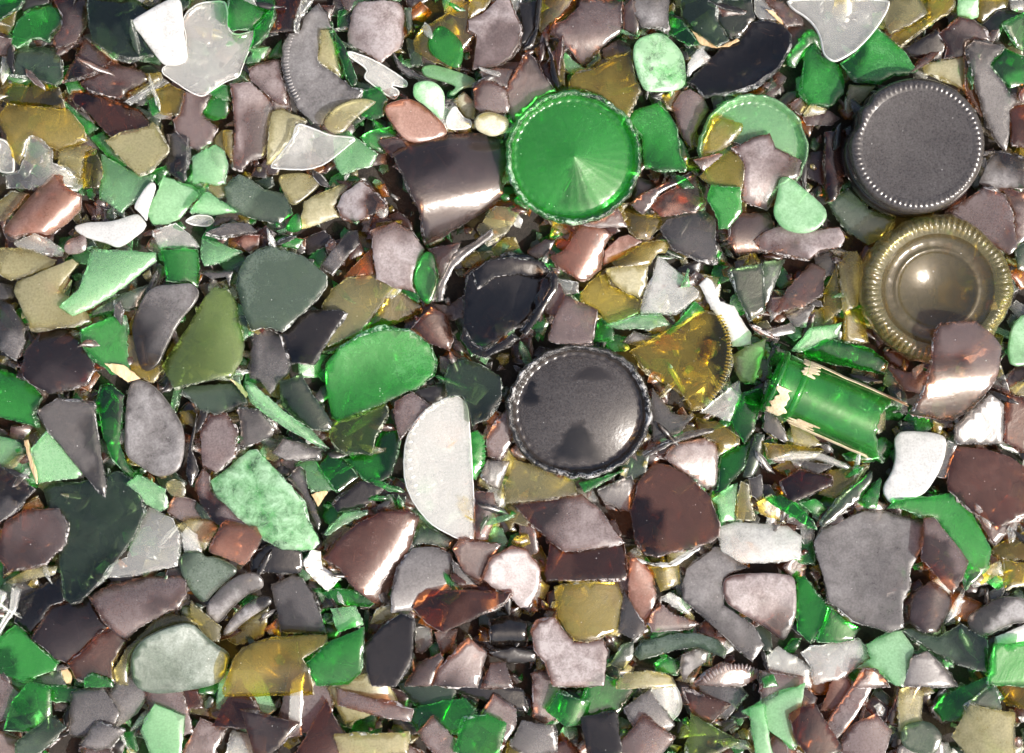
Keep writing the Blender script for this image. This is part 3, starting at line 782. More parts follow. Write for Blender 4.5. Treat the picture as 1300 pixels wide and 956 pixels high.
5 g5 t b5@45|313,490 325,488 371,529 394,544 419,570 395,562 358,541 330,522 318,510|long curved green splinter tapering to a point
5 G5 k4 b-9@-20 e10@250|413,490 416,465 430,445 455,428 490,418 520,420 545,437 553,460 551,475 530,492 480,515 430,535 421,530|!bright green dusty half of a bottle base
6 C7 k5 r e5@180|512,590 514,560 525,535 545,515 572,502 585,503 595,515 597,540 601,600 604,660 603,685 595,690 575,682 545,665 525,640 514,615|!clear frosted half-disc with a straight cut side
T 320 440 3.939
3 D1 b6@60|140,180 250,140 280,200 420,400 430,415 300,415 200,350 140,290|dark olive green curved shard
4 H1 e14@100|410,380 560,340 670,285 680,330 620,450 600,540 510,530 430,510 380,450|olive green shard under the half green base
3 G2 e12@80|470,560 600,530 630,460 690,340 740,450 720,570 690,650 620,690 550,650|leaf green shard with a rounded lower edge
4 G0 e14@100|340,590 400,515 460,560 535,650 430,730 360,640|deep emerald shard
3 g3|210,590 310,560 350,620 420,720 300,720|-
4 S5|110,530 160,455 350,510 340,560 170,570|blocky grey chunk
4 S3|175,660 240,595 270,620 280,710 350,880 330,920 250,740|dark brown pointed sliver along the mottled slab
4 Y x|295,740 370,715 380,730 330,800|%wood_chip%pale tan wood chip near the mottled green slab
2 K2|400,790 540,670 690,680 620,760 560,800 430,830|dark brown shard in shade
4 g3 t|360,940 460,830 580,820 580,840 480,880 380,945|thin green wedge above the red fan shard
3 M5|705,330 720,270 800,225 900,290 780,420 740,470|smooth mauve shard
2 K2|800,230 980,170 960,260 880,300|-
4 G4 k6|1095,430 1130,420 1165,470 1170,590 1120,670 1100,660|green toothed chip peeping from behind the clear half-disc
4 D2 e10@70|960,150 990,90 1060,60 1150,90 1245,150 1250,250 1180,360 1100,395 1085,300 1050,245 980,250|grey green clear piece of bottle base with a rim
4 M5|1170,460 1290,290 1300,480 1240,570 1180,550|mauve grey shard close to the chipped black base
3 S6|1150,650 1180,570 1290,570 1240,720 1200,700|-
3 M5|1110,720 1210,730 1220,850 1180,965 1120,965|pinkish mauve shard beside the clear half-disc
T 320 640 3.939
6 R4 b14@-55 e7@215|350,270 420,180 530,90 650,35 780,30 840,70 800,200 740,320 690,440 640,520 520,430 440,320|!red brown fan-shaped shard with a streaky pale gleam
4 S6|730,310 800,220 900,210 1005,250 1000,420 800,530 700,540 700,440 720,380|mauve grey dusty slab with a straight upright side
3 S4|1000,270 1130,415 1010,425|-
3 M4|1005,230 1050,180 1250,200 1150,400 1060,350|mauve and orange shard in half shade
5 M9|1155,375 1190,268 1300,209 1379,229 1442,323 1438,425 1383,516 1339,520 1280,453 1201,414|dusty pale pink rounded shard with a tail
5 R3 e20@80|800,520 836,453 890,433 1123,425 1260,441 1308,433 1260,492 1123,559 957,642 867,591|red brown shard with a thick dark rim
4 K3 e8@20|545,720 650,610 740,545 810,570 800,780 720,910 600,910 560,800|!black oval dusty shard cut by the lowest row
4 g5|390,520 520,510 560,600 430,640|small bright mint four-sided shard
3 G3|350,440 420,420 500,430 620,490 590,520 420,500|green strip below the red fan shard
4 o5|585,600 620,530 690,500 710,560 640,600|khaki facet chip
5 G3 e12@260|265,800 400,680 560,610 560,700 540,850 480,910 320,910|clear green triangular shard with a peak
4 S4 e10@60|90,400 200,355 250,370 300,440 380,640 140,640 130,560|slate grey scratched slab
5 Z x|255,280 300,230 340,240 350,310 440,370 380,440 330,400 270,330|%paper_scrap%crumpled whitish paper scrap tucked beside the red fan shard
3 K2|0,240 150,180 250,235 260,300 240,350 0,340|dark brown shard below the mottled slab
4 M6|770,880 830,790 940,740 960,770 900,910 760,910|-
5 M6 e10@230|900,910 930,820 1090,670 1180,740 1130,920|mauve shard with a bright orange side
4 M5|1150,920 1190,790 1270,790 1310,920|dark pink shard
3 C2|815,615 900,615 900,700 850,750 815,740|-
4 M7|910,640 1030,620 1010,720 950,750|-
2 D3|800,200 850,90 1010,180 990,230 900,200|dark green piece under the clear half-disc
T 0 0 1
4 O4 b17@-5 e8@230|285,885 290,855 300,830 320,815 345,808 415,805 417,815 385,835 395,850 398,885|!olive half-cylinder shard with a long pale gleam
4 K2 b14@0|622,785 650,780 668,788 670,815 668,822 622,820|black shiny tube-like shard
4 K2 t|620,828 650,822 686,826 680,840 645,843|-
T 640 440 3.939
4 o3 e10@90|0,720 50,560 150,600 350,665 365,740 200,765 80,775 10,780|brownish khaki shard tucked under the chipped black base
4 M7|820,520 860,480 1000,455 1070,490 1070,700 1030,725 900,630 800,550|smooth pinkish mauve square shard
5 S4 t|690,540 800,480 1000,410 1050,415 1040,430 850,480 700,560|thin black curved strip with a grey edge
3 S3|740,200 800,280 840,330 950,350 880,430 740,480|-
3 O3|960,350 1070,380 1180,450 1180,490 1080,530 1070,480 1000,450|-
4 C5|985,330 1060,260 1180,170 1190,250 1130,380 1060,350|clear frosted wedge below the amber half base
4 o6|1130,60 1200,10 1308,-40 1300,40 1253,185 1182,181|pale khaki four-sided shard
4 G1 b7@60|1130,380 1190,230 1290,205 1300,240 1250,420 1200,490|glossy twisted green shard
4 G2 e14@60|1080,550 1230,470 1200,600 1100,720 1040,740 1070,700|emerald crescent with a sparkling edge
3 D2|1190,650 1250,440 1300,440 1300,560 1250,655|-
3 g5|1040,760 1170,680 1150,870 1080,880 1070,790|flat mint sheet below an emerald crescent
3 o5|1165,760 1180,670 1220,690 1250,870 1160,870|-
3 S3|1220,660 1290,640 1300,800 1230,740|-
3 S4|460,720 640,640 650,700 630,830 500,790|dusty black grey chip
4 G1 t|370,680 600,620 400,730|-
T 0 0 1
5 R4 e14@80|800,650 812,607 833,587 850,590 875,605 902,630 913,665 912,680 900,688 833,706 818,702 805,680|!large dark brown flat pane with faint orange glints
5 M7 e5@90|651,640 690,636 738,627 762,645 775,665 792,688 775,692 735,700 714,700 680,670|long pinkish mauve wedge
T 640 640 3.939
4 R3 e16@90|205,310 230,190 300,235 480,190 600,185 620,340 600,370 400,380 210,380|very dark brown shard with a light rim below it
5 O4 e10@180 b5@80|250,440 280,405 390,390 570,390 595,470 575,600 560,640 420,690 350,680 300,620 260,540|!olive window-shaped shard with a cloudy face
5 P5|615,400 640,280 680,270 750,350 765,450 740,540 700,605 650,540 620,460|dusty rose almond-shaped shard
3 S4|570,640 600,400 620,460 700,605 720,620 640,670|-
2 O1|730,310 880,300 880,400 780,440|-
4 W8 t|665,270 740,300 830,300 960,220 980,210 980,225 860,310 790,315 690,295|thin white arc under a dark brown pane
3 C4|775,480 830,440 900,470 940,560 830,500|-
4 M4|720,600 740,540 790,500 850,550 980,600 930,630 740,640|small brown triangular shard
5 M9|140,640 170,590 250,560 350,690 490,680 520,740 500,910 240,910 200,790 150,730|!pale pinkish white jagged slab under the olive window-shaped shard
4 D6 b6@10|650,760 690,690 830,650 960,640 1060,670 1100,720 1090,760 1030,740 960,710 820,740 680,790|dusty green arched piece of bottle shoulder
5 G4|755,800 820,760 905,800 870,860 760,835|small bright green faceted chip
5 S7|890,750 980,720 1020,740 1010,790 950,830 900,890 885,850|pale grey chip with an orange lower face
4 o4|560,890 620,840 720,830 840,860 870,915 560,925|khaki domed piece at the lowest row
4 M7 k7|950,905 1020,830 1080,790 1200,810 1290,840 1260,880 1180,915|mauve piece of bottle base with dark ridges
3 D3|530,800 590,710 650,680 650,760 600,830|-
5 S6 b8@50|890,390 910,320 1060,210 1090,220 1150,270 1230,320 1130,350 1090,400 1100,500 1250,610 1300,700 1240,790 1130,690 1030,600 960,540 890,470|grey hook-shaped curved shard around a paler one
T 0 0 1
6 M8 r b5@10|918,735 930,728 970,726 1003,729 1011,737 1012,782 1000,812 993,816 970,797 940,778 922,767 917,750|pale mauve tongue-shaped slab
5 C8 b6@5 e10@90|912,668 935,662 1000,667 1018,680 1016,708 970,715 940,715 915,700|pale lime oblong shard
4 G4 e10@150|1126,645 1133,634 1224,625 1237,655 1260,698 1255,720 1240,735 1225,750 1225,715 1190,660 1170,655 1140,645|large bright green bent shard
T 970 440 3.939
6 W9 r|650,460 690,415 880,430 920,465 890,600 790,750 640,765 620,780 580,710 640,620 660,540|!white milky bent chip with rounded corners
4 C3|920,470 965,490 910,660 860,650|clear wedge beside the white bent chip
4 S6|955,400 1130,235 1200,290 1200,490 960,490|grey mauve flat shard below a curved pane
3 R3|1210,240 1270,250 1320,290 1320,530 1200,480 1200,320|red brown dusty piece at the frame
4 o4|1230,210 1320,150 1320,250 1240,240|-
4 R4 e10@80|915,680 930,560 970,495 1100,510 1240,550 1320,620 1320,830 1170,900 1030,820 920,720|large dark amber brown pane cut by the frame
4 G1|10,770 80,740 170,780 250,880 260,920 180,880|dark green sliver with a bright rim
3 G1|170,780 260,760 320,810 270,850|-
4 D3 t|280,870 400,740 540,620 540,670 480,760 340,870 290,900|rough-edged green blade
4 G4 t|500,750 580,650 590,670 560,810 510,810|-
4 R1 e14@100|80,670 180,610 340,650 340,690 120,790|dark chocolate shard with a pale lower edge
3 S3|170,565 350,590 270,640 200,620|-
5 C5 t|20,560 130,530 300,535 440,600 420,620 250,560 60,575|clear arched rib below the bottle neck
2 O1|270,740 330,620 520,590 460,680 350,760|-
4 S2|0,310 60,350 130,470 100,480 0,420|-
4 o5|130,390 200,380 290,490 220,505 150,490|khaki chip under the bottle neck
2 O2|0,480 130,490 300,520 250,560 20,560|-
3 G2|390,540 600,450 650,490 620,560 520,580 420,570|green rounded shard below the mouth of the bottle neck
2 M3|600,90 720,130 830,130 780,240 700,220|-
T 970 640 3.939
6 S6 e6@60|250,190 290,130 400,80 500,30 620,35 810,95 795,200 725,340 725,410 690,490 690,610 610,635 440,585 320,480 290,350 255,230|!large grey scalloped slab with powdery frost, broadest in its corner
5 M4 e10@120|800,70 855,65 1030,285 995,360 940,445 880,380 780,270 795,200|plum brown shard with an orange lit edge
5 B3 b10@100|720,500 740,450 830,380 930,450 950,500 870,640 800,640 715,575|glossy brown curved shard with a soft gleam
4 C2|900,600 960,480 1010,420 985,540|-
4 D3 e16@110|690,630 740,620 870,660 990,600 1120,680 1120,840 1000,810 850,740|deep green curved shard with a glinting lower edge
5 S9 r|1005,570 1080,520 1180,455 1320,470 1320,590 1230,600 1140,650 1060,690|pale lavender dusty shard at the frame
4 W7|1150,660 1320,590 1320,700 1160,700|whitish striped chip at the frame
4 G5|1115,900 1150,700 1320,695 1320,920|bright green square corner plate
4 S6|690,910 730,770 820,730 990,920|grey mauve triangular shard at the lowest row
5 g6 b5@60|510,700 640,640 690,630 755,720 690,910 650,900 580,830 460,820 530,770|pale mint shard with a pointed lower side
5 C5|180,740 240,705 440,690 480,675 530,730 530,770 390,870 250,900 240,820|clear grey shard with a pale upper rim
5 M6|440,920 500,820 560,820 640,920|pink brown faceted chip
3 C3|10,760 70,710 230,820 240,920 50,920 30,850|-
4 G4|-10,870 50,850 70,910 0,915|-
4 G3 e14@0|165,370 200,360 330,530 300,610 230,695 160,630|clear green shard with a double edge
4 G2|260,690 320,510 400,580 490,620 450,680 360,695|deep green shard tucked under the scalloped slab
3 O2|1140,230 1320,120 1320,280 1190,270|amber olive shard at the frame
3 O3|1195,280 1320,290 1320,400 1210,420|-
2 o4|1085,330 1180,280 1200,360 1120,350|-
3 M4|1040,30 1160,110 1320,20 1320,60 1150,210|mauve sheet under an amber brown pane
T 0 0 1
5 K2 t b4@60|700,340 709,352 708,368 694,388 682,408 668,425 660,421 674,404 686,384 699,364|black curved strip of rim, beside the cracked black base
5 K2 t|588,418 600,436 614,446 640,432 650,424 655,430 640,442 616,455 598,448 584,430|dark crescent of rim with chipped white edges, below the cracked black base
4.5 K3 b6@100|600,345 622,330 650,327 684,332 698,345 690,356 660,348 628,352 606,366|black glossy piece of rim, above the cracked black base
4 M3 e12@20|688,352 712,360 722,385 712,402 692,398 682,380|dark mauve scrap, beside the cracked black base
"""

# ------------------------------------------------------------------ round bottle bases
def wall_noise(rg, N, amp, comps=9):
    t = np.linspace(0, 2 * math.pi, N, endpoint=False); r = np.zeros(N)
    for _ in range(comps):
        k = rg.randint(2, 34); r += rg.uniform(.3, 1) * np.sin(k * t + rg.uniform(0, 6.28)) / math.sqrt(1 + k * .12)
    return r / comps ** .5 * amp

def polar(name, cx, cy, radii, ztop, zbot, rad_mul, mats, edge_last, closed_outer, parent, off, zoff, attr=None, f=None, chip_rings=0):
    """rings of radii with upper and lower heights; ztop/zbot: arrays [ring][seg]; becomes one mesh"""
    R, N = ztop.shape
    th = np.linspace(0, 2 * math.pi, N, endpoint=False)
    verts, faces, fm, sm = [], [], [], []
    xs = np.array([radii[i] * np.cos(th) * rad_mul[i] for i in range(R)]); ys = np.array([radii[i] * np.sin(th) * rad_mul[i] for i in range(R)])
    for i in range(R): verts += np.column_stack([xs[i], -ys[i], ztop[i]]).tolist()
    for i in range(R): verts += np.column_stack([xs[i], -ys[i], zbot[i]]).tolist()
    B = R * N
    for i in range(R - 1):
        for k in range(N):
            j = (k + 1) % N
            a, b, c, d = i * N + k, (i + 1) * N + k, (i + 1) * N + j, i * N + j
            faces.append([a, d, c, b]); fm.append(1 if edge_last and i >= R - chip_rings else 0); sm.append(True)
            faces.append([B + a, B + b, B + c, B + d]); fm.append(0); sm.append(True)
    if closed_outer:
        i = R - 1
        for k in range(N):
            j = (k + 1) % N
            faces.append([i * N + k, i * N + j, B + i * N + j, B + i * N + k]); fm.append(1 if edge_last else 0); sm.append(not edge_last)
    V = np.array(verts) * np.array([f * U, f * U, U]); V[:, 2] += zoff * U
    loc = (0, 0, 0) if parent is not None else ((cx - CX) * f * U, (CY - cy) * f * U, off * U)
    o = link_mesh(name, V, faces, mats, fm, sm, loc, parent)
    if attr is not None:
        a = o.data.attributes.new("dust_reflection_gap", 'FLOAT', 'POINT'); a.data.foreach_set('value', attr(verts))
    return o

def bottle_base(cx, cy, R, kind, code, dust, label, tilt=(0, 0), ry=1.0, vary=.5, seed=1):
    rg = random.Random(seed); N = 320
    th = np.linspace(0, 2 * math.pi, N, endpoint=False)
    circ = [(cx + R * math.cos(a), cy + R * ry * math.sin(a)) for a in th[::8]]
    sh = Shape(circ, tilt[0], tilt[1], 0, 0, 0, rg)
    deep = {'inside': 12, 'outside': 26, 'hollow': 34, 'ring': 12}[kind]
    off = settle(circ, sh, deep, 93)
    ys = ry
    def sheet(rs): return np.array(rs)[:, None] * np.ones(N)[None, :]
    knurl = np.abs(np.sin(th * 36))
    chips = wall_noise(rg, N, 1.0); chips2 = wall_noise(rg, N, 1.0)
    parts = []
    if kind in ('inside', 'ring'):
        fl = np.linspace(0.5, .80 * R, 22)
        h = {'inside': 11.0, 'ring': 5.0}[kind]
        if code == 'G': h = 21.0
        zf = h * (1 - (fl / (.80 * R)) ** 2) - 2
        if code == 'G': zf = h * (1 - (fl / (.80 * R))) ** .85 * (1 - .25 * (fl / (.8 * R))) - 2
        zt = sheet(zf) + (.10 * np.sin(th * 31)[None, :] * (fl / R)[:, None] if code == 'G' else 0)
        parts.append(('floor', fl, zt, zt - 6, np.ones((22, N)), False))
        rr = R * np.array([.80, .83, .86, .885, .91, .935, .96, .98, 1.0])
        zr = np.array([-2.0, -2.6, -2.0, 1.0, 6.0, 10.5, 12.0, 10.5, 4.0])
        zt = sheet(zr)
        ramp = np.clip((rr / R - .84) / .12, 0, 1)[:, None]
        zt = zt + ramp * (chips * 3.4)[None, :] + np.array([rg.gauss(0, .35) for _ in range(9 * N)]).reshape(9, N) * ramp
        zt += (np.sin(th * 40) * .9)[None, :] * np.exp(-((rr / R - .875) / .03) ** 2)[:, None]
        mul = np.ones((9, N)) + ramp * (chips2 * (.036 if code == 'K' else .03))[None, :]
        parts.append(('rim', rr, zt, sheet(np.array([-8.0, -9, -10, -11, -11, -11, -10, -9, -6.0])), mul, True))
    elif kind == 'outside':
        fl = np.linspace(.5, .80 * R, 20)
        zf = -3.2 * (1 - (fl / (.8 * R)) ** 2) - .6
        zt = sheet(zf); parts.append(('floor', fl, zt, zt - 6, np.ones((20, N)), False))
        rr = R * np.array([.80, .825, .85, .87, .89, .91, .93, .95, .97, .985, .996, 1.0, 1.0])
        zr = np.array([-.6, -.1, .2, .3, .3, .1, -.6, -1.8, -4, -7.5, -12, -17, -24.0])
        ridge = np.exp(-((rr / R - .885) / .032) ** 2)[:, None] * ((knurl - .5) * 2.0 * (1 + .35 * chips))[None, :]
        zt = sheet(zr) + ridge
        zb = sheet(zr - 7); zb[-1] = zt[-1] - 1.5
        bite = np.exp(-((th - math.radians(200)) / .17) ** 2) + .6 * np.exp(-((th - math.radians(222)) / .09) ** 2)
        mul = np.ones((13, N)) - np.clip((rr / R - .8) / .2, 0, 1)[:, None] * (bite * .085)[None, :]; mul[-1] += chips * .006
        parts.append(('rim', rr, zt, zb, mul, False))
    elif kind == 'hollow':
        fl = np.linspace(.5, .74 * R, 34); q = fl / (.74 * R)
        zf = -17 * (1 - (q / .70) ** 2) * (q < .70) - 11 + 8.5 * np.clip((q - .86) / .14, 0, 1) ** 1.4 + 1.6 * np.exp(-((q - .72) / .035) ** 2) + 2.0 * np.clip((q - .7) / .16, 0, 1)
        zt = sheet(zf) + wall_noise(rg, N, .7)[None, :] * q[:, None] ** 3
        parts.append(('floor', fl, zt, zt - 6, np.ones((34, N)), False))
        rr = R * np.array([.74, .765, .79, .81, .83, .85, .87, .89, .91, .93, .95, .97, .985, 1.0, 1.0])
        zr = np.array([-.5, 1.2, 2.6, 3.6, 4.4, 4.9, 5.0, 4.8, 4.2, 3.0, 1.0, -2.0, -6.0, -12.0, -24.0])
        ridge = np.exp(-((rr / R - .90) / .075) ** 2)[:, None] * ((np.abs(np.sin(th * 36 + .6 * chips)) - .5) * 5.6)[None, :]
        zt = sheet(zr) + ridge + np.clip((rr / R - .76) / .1, 0, 1)[:, None] * (wall_noise(rg, N, 2.4))[None, :]
        mul = np.ones((15, N)) + np.clip((rr / R - .8) / .2, 0, 1)[:, None] * (chips2 * .03)[None, :]
        # a bite broken out of the lower side
        bite = np.exp(-((th - math.radians(128)) / .34) ** 2) + .8 * np.exp(-((th - math.radians(30)) / .22) ** 2) + .5 * np.exp(-((th - math.radians(318)) / .25) ** 2)
        zt -= np.clip((rr / R - .80) / .12, 0, 1)[:, None] * (bite * (9 + 4 * chips))[None, :]
        mul -= np.clip((rr / R - .8) / .2, 0, 1)[:, None] * (bite * .045)[None, :]
        zb = sheet(zr - 8); zb[-1] = zt[-1] - 2
        zb = np.minimum(zb, zt - 3)
        parts.append(('rim', rr, zt, zb, mul, True))
    f = (CAM_H - off) / CAM_H
    root = None
    mats = [MG[code], ME[code]]
    for (nm, rs, zt, zb, mul, edge) in parts:
        X = rs[:, None] * np.cos(th)[None, :] * mul; Y = rs[:, None] * np.sin(th)[None, :] * mul * ys
        sl = sh.tilt * (X * sh.td[0] + Y * sh.td[1])
        zt = zt + sl; zb = zb + sl
        m2 = mul
        at = None
        if nm == 'floor' and label_reflection.get(label):
            at = label_reflection[label]
        if root is None:
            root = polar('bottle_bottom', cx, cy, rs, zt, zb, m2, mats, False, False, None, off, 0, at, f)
            describe(root, label, 'bottle bottom', GROUP)
            root.scale = (1, ys, 1)
            root.color = (vary, .5, .12, dust); o = root
        else:
            o = polar(nm, cx, cy, rs, zt, zb, m2, [MG['o'], ME['C']] if kind == 'hollow' else mats, edge, True, root, off, 0, None, f, 5 if kind == 'inside' else 0)
            o.color = (min(1, vary + .1), .5, .12, dust * {'inside': .8, 'hollow': .75}.get(kind, 1.0))
    # raise the pile by the base
    w = window(cx - R, cy - R, cx + R, cy + R); X, Y = PX[w], PY[w]; m = inside(X, Y, circ)
    hh = H[w]; d = np.hypot(X[m] - cx, (Y[m] - cy) / ry) / R
    lift = {'inside': 11, 'ring': 8, 'outside': 1, 'hollow': 4}[kind]
    hh[m] = np.maximum(hh[m], off + np.where(d > .8, lift, 8 if kind == 'inside' else 0) + sh.z(X[m], Y[m]))
    return root

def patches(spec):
    """gaps in the dust film, mainly painted dark reflections: centre, half sizes, strength"""
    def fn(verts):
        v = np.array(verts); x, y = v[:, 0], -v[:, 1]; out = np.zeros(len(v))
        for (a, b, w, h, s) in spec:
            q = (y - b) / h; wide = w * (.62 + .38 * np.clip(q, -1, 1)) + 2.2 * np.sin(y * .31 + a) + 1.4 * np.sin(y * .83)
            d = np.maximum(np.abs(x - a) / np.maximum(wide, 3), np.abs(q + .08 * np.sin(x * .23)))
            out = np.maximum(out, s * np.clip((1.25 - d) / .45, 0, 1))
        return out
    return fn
wedge = patches([(2, 36, 20, 27, .55)])  # dark wedge-shaped reflection, painted as a gap in the dust film
spots = patches([(-2, 42, 33, 24, .9), (-62, -28, 11, 17, .8), (18, -52, 26, 8, .5)])  # large lower patch paints a dark reflection; the small ones are bare glass
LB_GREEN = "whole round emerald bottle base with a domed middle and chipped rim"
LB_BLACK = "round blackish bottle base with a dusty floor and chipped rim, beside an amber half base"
label_reflection = {LB_GREEN: wedge, LB_BLACK: spots}

def do_base(which):
    if which == 'ring': bottle_base(956, 188, 70, 'ring', 'g', .30, "pale mint ringed bottle base half buried under small olive and mauve chips", (3, 200), .97, .6, 3)
    if which == 'under': bottle_base(1158, 190, 88, 'outside', 'K', .20, "dark bottle base almost hidden beneath the knurled black one", (2, 100), .98, .5, 4)
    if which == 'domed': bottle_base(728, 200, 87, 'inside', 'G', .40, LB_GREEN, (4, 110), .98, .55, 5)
    if which == 'knurled': bottle_base(1165, 184, 87, 'outside', 'K', .52, "round blackish grey bottle base edged with a ring of fine ridges", (2, 300), .99, .9, 6)
    if which == 'hollow': bottle_base(1191, 367, 98, 'hollow', 'U', .22, "round yellowish clear bottle base with a deep hollow and ribbed pale rim", (2, 200), .97, .9, 7)
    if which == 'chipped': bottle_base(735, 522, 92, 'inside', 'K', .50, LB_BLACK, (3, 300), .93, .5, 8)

# ------------------------------------------------------------------ the green bottle neck with its label rests
def bottle_neck():
    ax0, ax1 = np.array([984., 485.]), np.array([1142., 553.])
    L = float(np.linalg.norm(ax1 - ax0)); d = (ax1 - ax0) / L; pr = np.array([-d[1], d[0]])
    cx, cy = (ax0 + ax1) / 2
    R = 41.0; rise = math.tan(math.radians(-11))
    box = [tuple(ax0 + pr * 28), tuple(ax1 + pr * 28), tuple(ax1 - pr * 28), tuple(ax0 - pr * 28)]
    w = window(min(p[0] for p in box), min(p[1] for p in box), max(p[0] for p in box), max(p[1] for p in box))
    m = inside(PX[w], PY[w], box); zb = float(np.percentile(H[w][m], 60)); zc = zb + R - 14
    H[w][m] = np.maximum(H[w][m], zc + R - 14)
    f = (CAM_H - zc) / CAM_H
    root = bpy.data.objects.new("bottle_neck", None); col.objects.link(root)
    root.location = ((cx - CX) * f * U, (CY - cy) * f * U, (zc - R) * U)
    describe(root, "emerald green broken bottle neck lying on its side with torn tan label paper", "bottle neck", GROUP)
    rg = random.Random(77)
    def pt(u, a, r):
        # u along the axis from the middle, a angle: 0 towards the viewer's lower side, 90 up
        p = d * u + pr * (r * math.cos(a)); z = R + r * math.sin(a) + u * rise
        return (p[0] * f * U, -p[1] * f * U, z * U)
    def tube(name, us, router, rinner, mats, ends, a0=0.0, a1=2 * math.pi, jag=None, jag0=None, N=96, mat_end=1):
        full = abs(a1 - a0 - 2 * math.pi) < 1e-6
        cnt = N if full else N + 1
        V, F, FM, SM = [], [], [], []
        An = [a0 + (a1 - a0) * k / N for k in range(cnt)]
        for lay in (router, rinner):
            for i, u in enumerate(us):
                for k, a in enumerate(An):
                    uu = u
                    t = (u - us[0]) / (us[-1] - us[0])
                    if jag is not None: uu += jag[k] * t ** 3
                    if jag0 is not None: uu += jag0[k] * (1 - t) ** 3
                    r = lay[i] if not callable(lay) else lay(t)
                    V.append(pt(uu, a, r))
        M = len(us) * cnt
        def q(l, i, k): return l * M + i * cnt + (k % cnt if full else k)
        for i in range(len(us) - 1):
            for k in range(N):
                F.append([q(0, i, k), q(0, i, k + 1), q(0, i + 1, k + 1), q(0, i + 1, k)]); FM.append(0); SM.append(True)
                F.append([q(1, i, k), q(1, i + 1, k), q(1, i + 1, k + 1), q(1, i, k + 1)]); FM.append(0); SM.append(True)
        e = len(us) - 1
        for k in range(N):
            F.append([q(0, e, k), q(0, e, k + 1), q(1, e, k + 1), q(1, e, k)]); FM.append(mat_end); SM.append(False)
            F.append([q(0, 0, k), q(1, 0, k), q(1, 0, k + 1), q(0, 0, k + 1)]); FM.append(mat_end); SM.append(False)
        if not full:
            for i in range(e):
                for k in (0, N):
                    F.append([q(0, i, k), q(0, i + 1, k), q(1, i + 1, k), q(1, i, k)]); FM.append(mat_end); SM.append(False)
        o = link_mesh(name, V, F, mats, FM, SM, (0, 0, 0), root); o.color = (.0, .5, .5, .20)
        return o
    h = L / 2
    t = np.linspace(0, 2 * math.pi, 96, endpoint=False)
    jag = -21 * np.sin(t - .25) - 8 + wall_noise(rg, 96, 3.5) + 3 * np.sin(2 * t + 1)
    us = np.linspace(-h, h - 4, 26)
    tube("wall", us, [R - 2.0 * (1 - (i / 25)) for i in range(26)], [R - 8] * 26, [MG['G'], ME['G']], True, jag=jag)
    us = np.linspace(-h + 24, -h + 33, 7)
    tube("collar", us, [R - 1.2 + 2.6 * math.sin(math.pi * i / 6) for i in range(7)], [R - 2.4] * 7, [MG['G'], ME['G']], False, mat_end=0)
    us = np.linspace(-h - 5, -h + 2, 5)
    tube("lip", us, [R - 1.5, R + .6, R + 1.2, R + .6, R - 1], [R - 9] * 5, [MG['G'], ME['G']], False, mat_end=0)
    def paper(u0, u1, a0, a1, amp):
        n = 30
        kk = np.arange(n + 1)
        j, j0 = [sum(amp * rg.uniform(.5, 1) * np.sin(kk * w_ + rg.uniform(0, 6.28)) for w_ in (.22, .5, .9)) + np.array([rg.gauss(0, amp * .12) for _ in kk]) for _ in range(2)]
        us = np.linspace(u0, u1, 9)
        lift = [R + .8 + rg.uniform(0, .9) for _ in range(9)]
        o = tube("label_paper", us, lift, [x - .9 for x in lift], [M_FOIL], False, math.radians(a0), math.radians(a1), jag=j, jag0=j0, N=n, mat_end=0)
    paper(-h + 1, -h + 20, 22, 84, 2.5)       # rest round the mouth
    paper(-h + 36, -h + 62, 8, 40, 5.0)       # pointed rest on the lower side
    paper(-h + 55, h - 30, 2, 17, 3.0)        # strip along the lower side
    paper(-h + 30, h - 12, 158, 172, 3.5)     # strip along the upper side
    paper(-h + 22, -h + 40, 120, 165, 3.0)

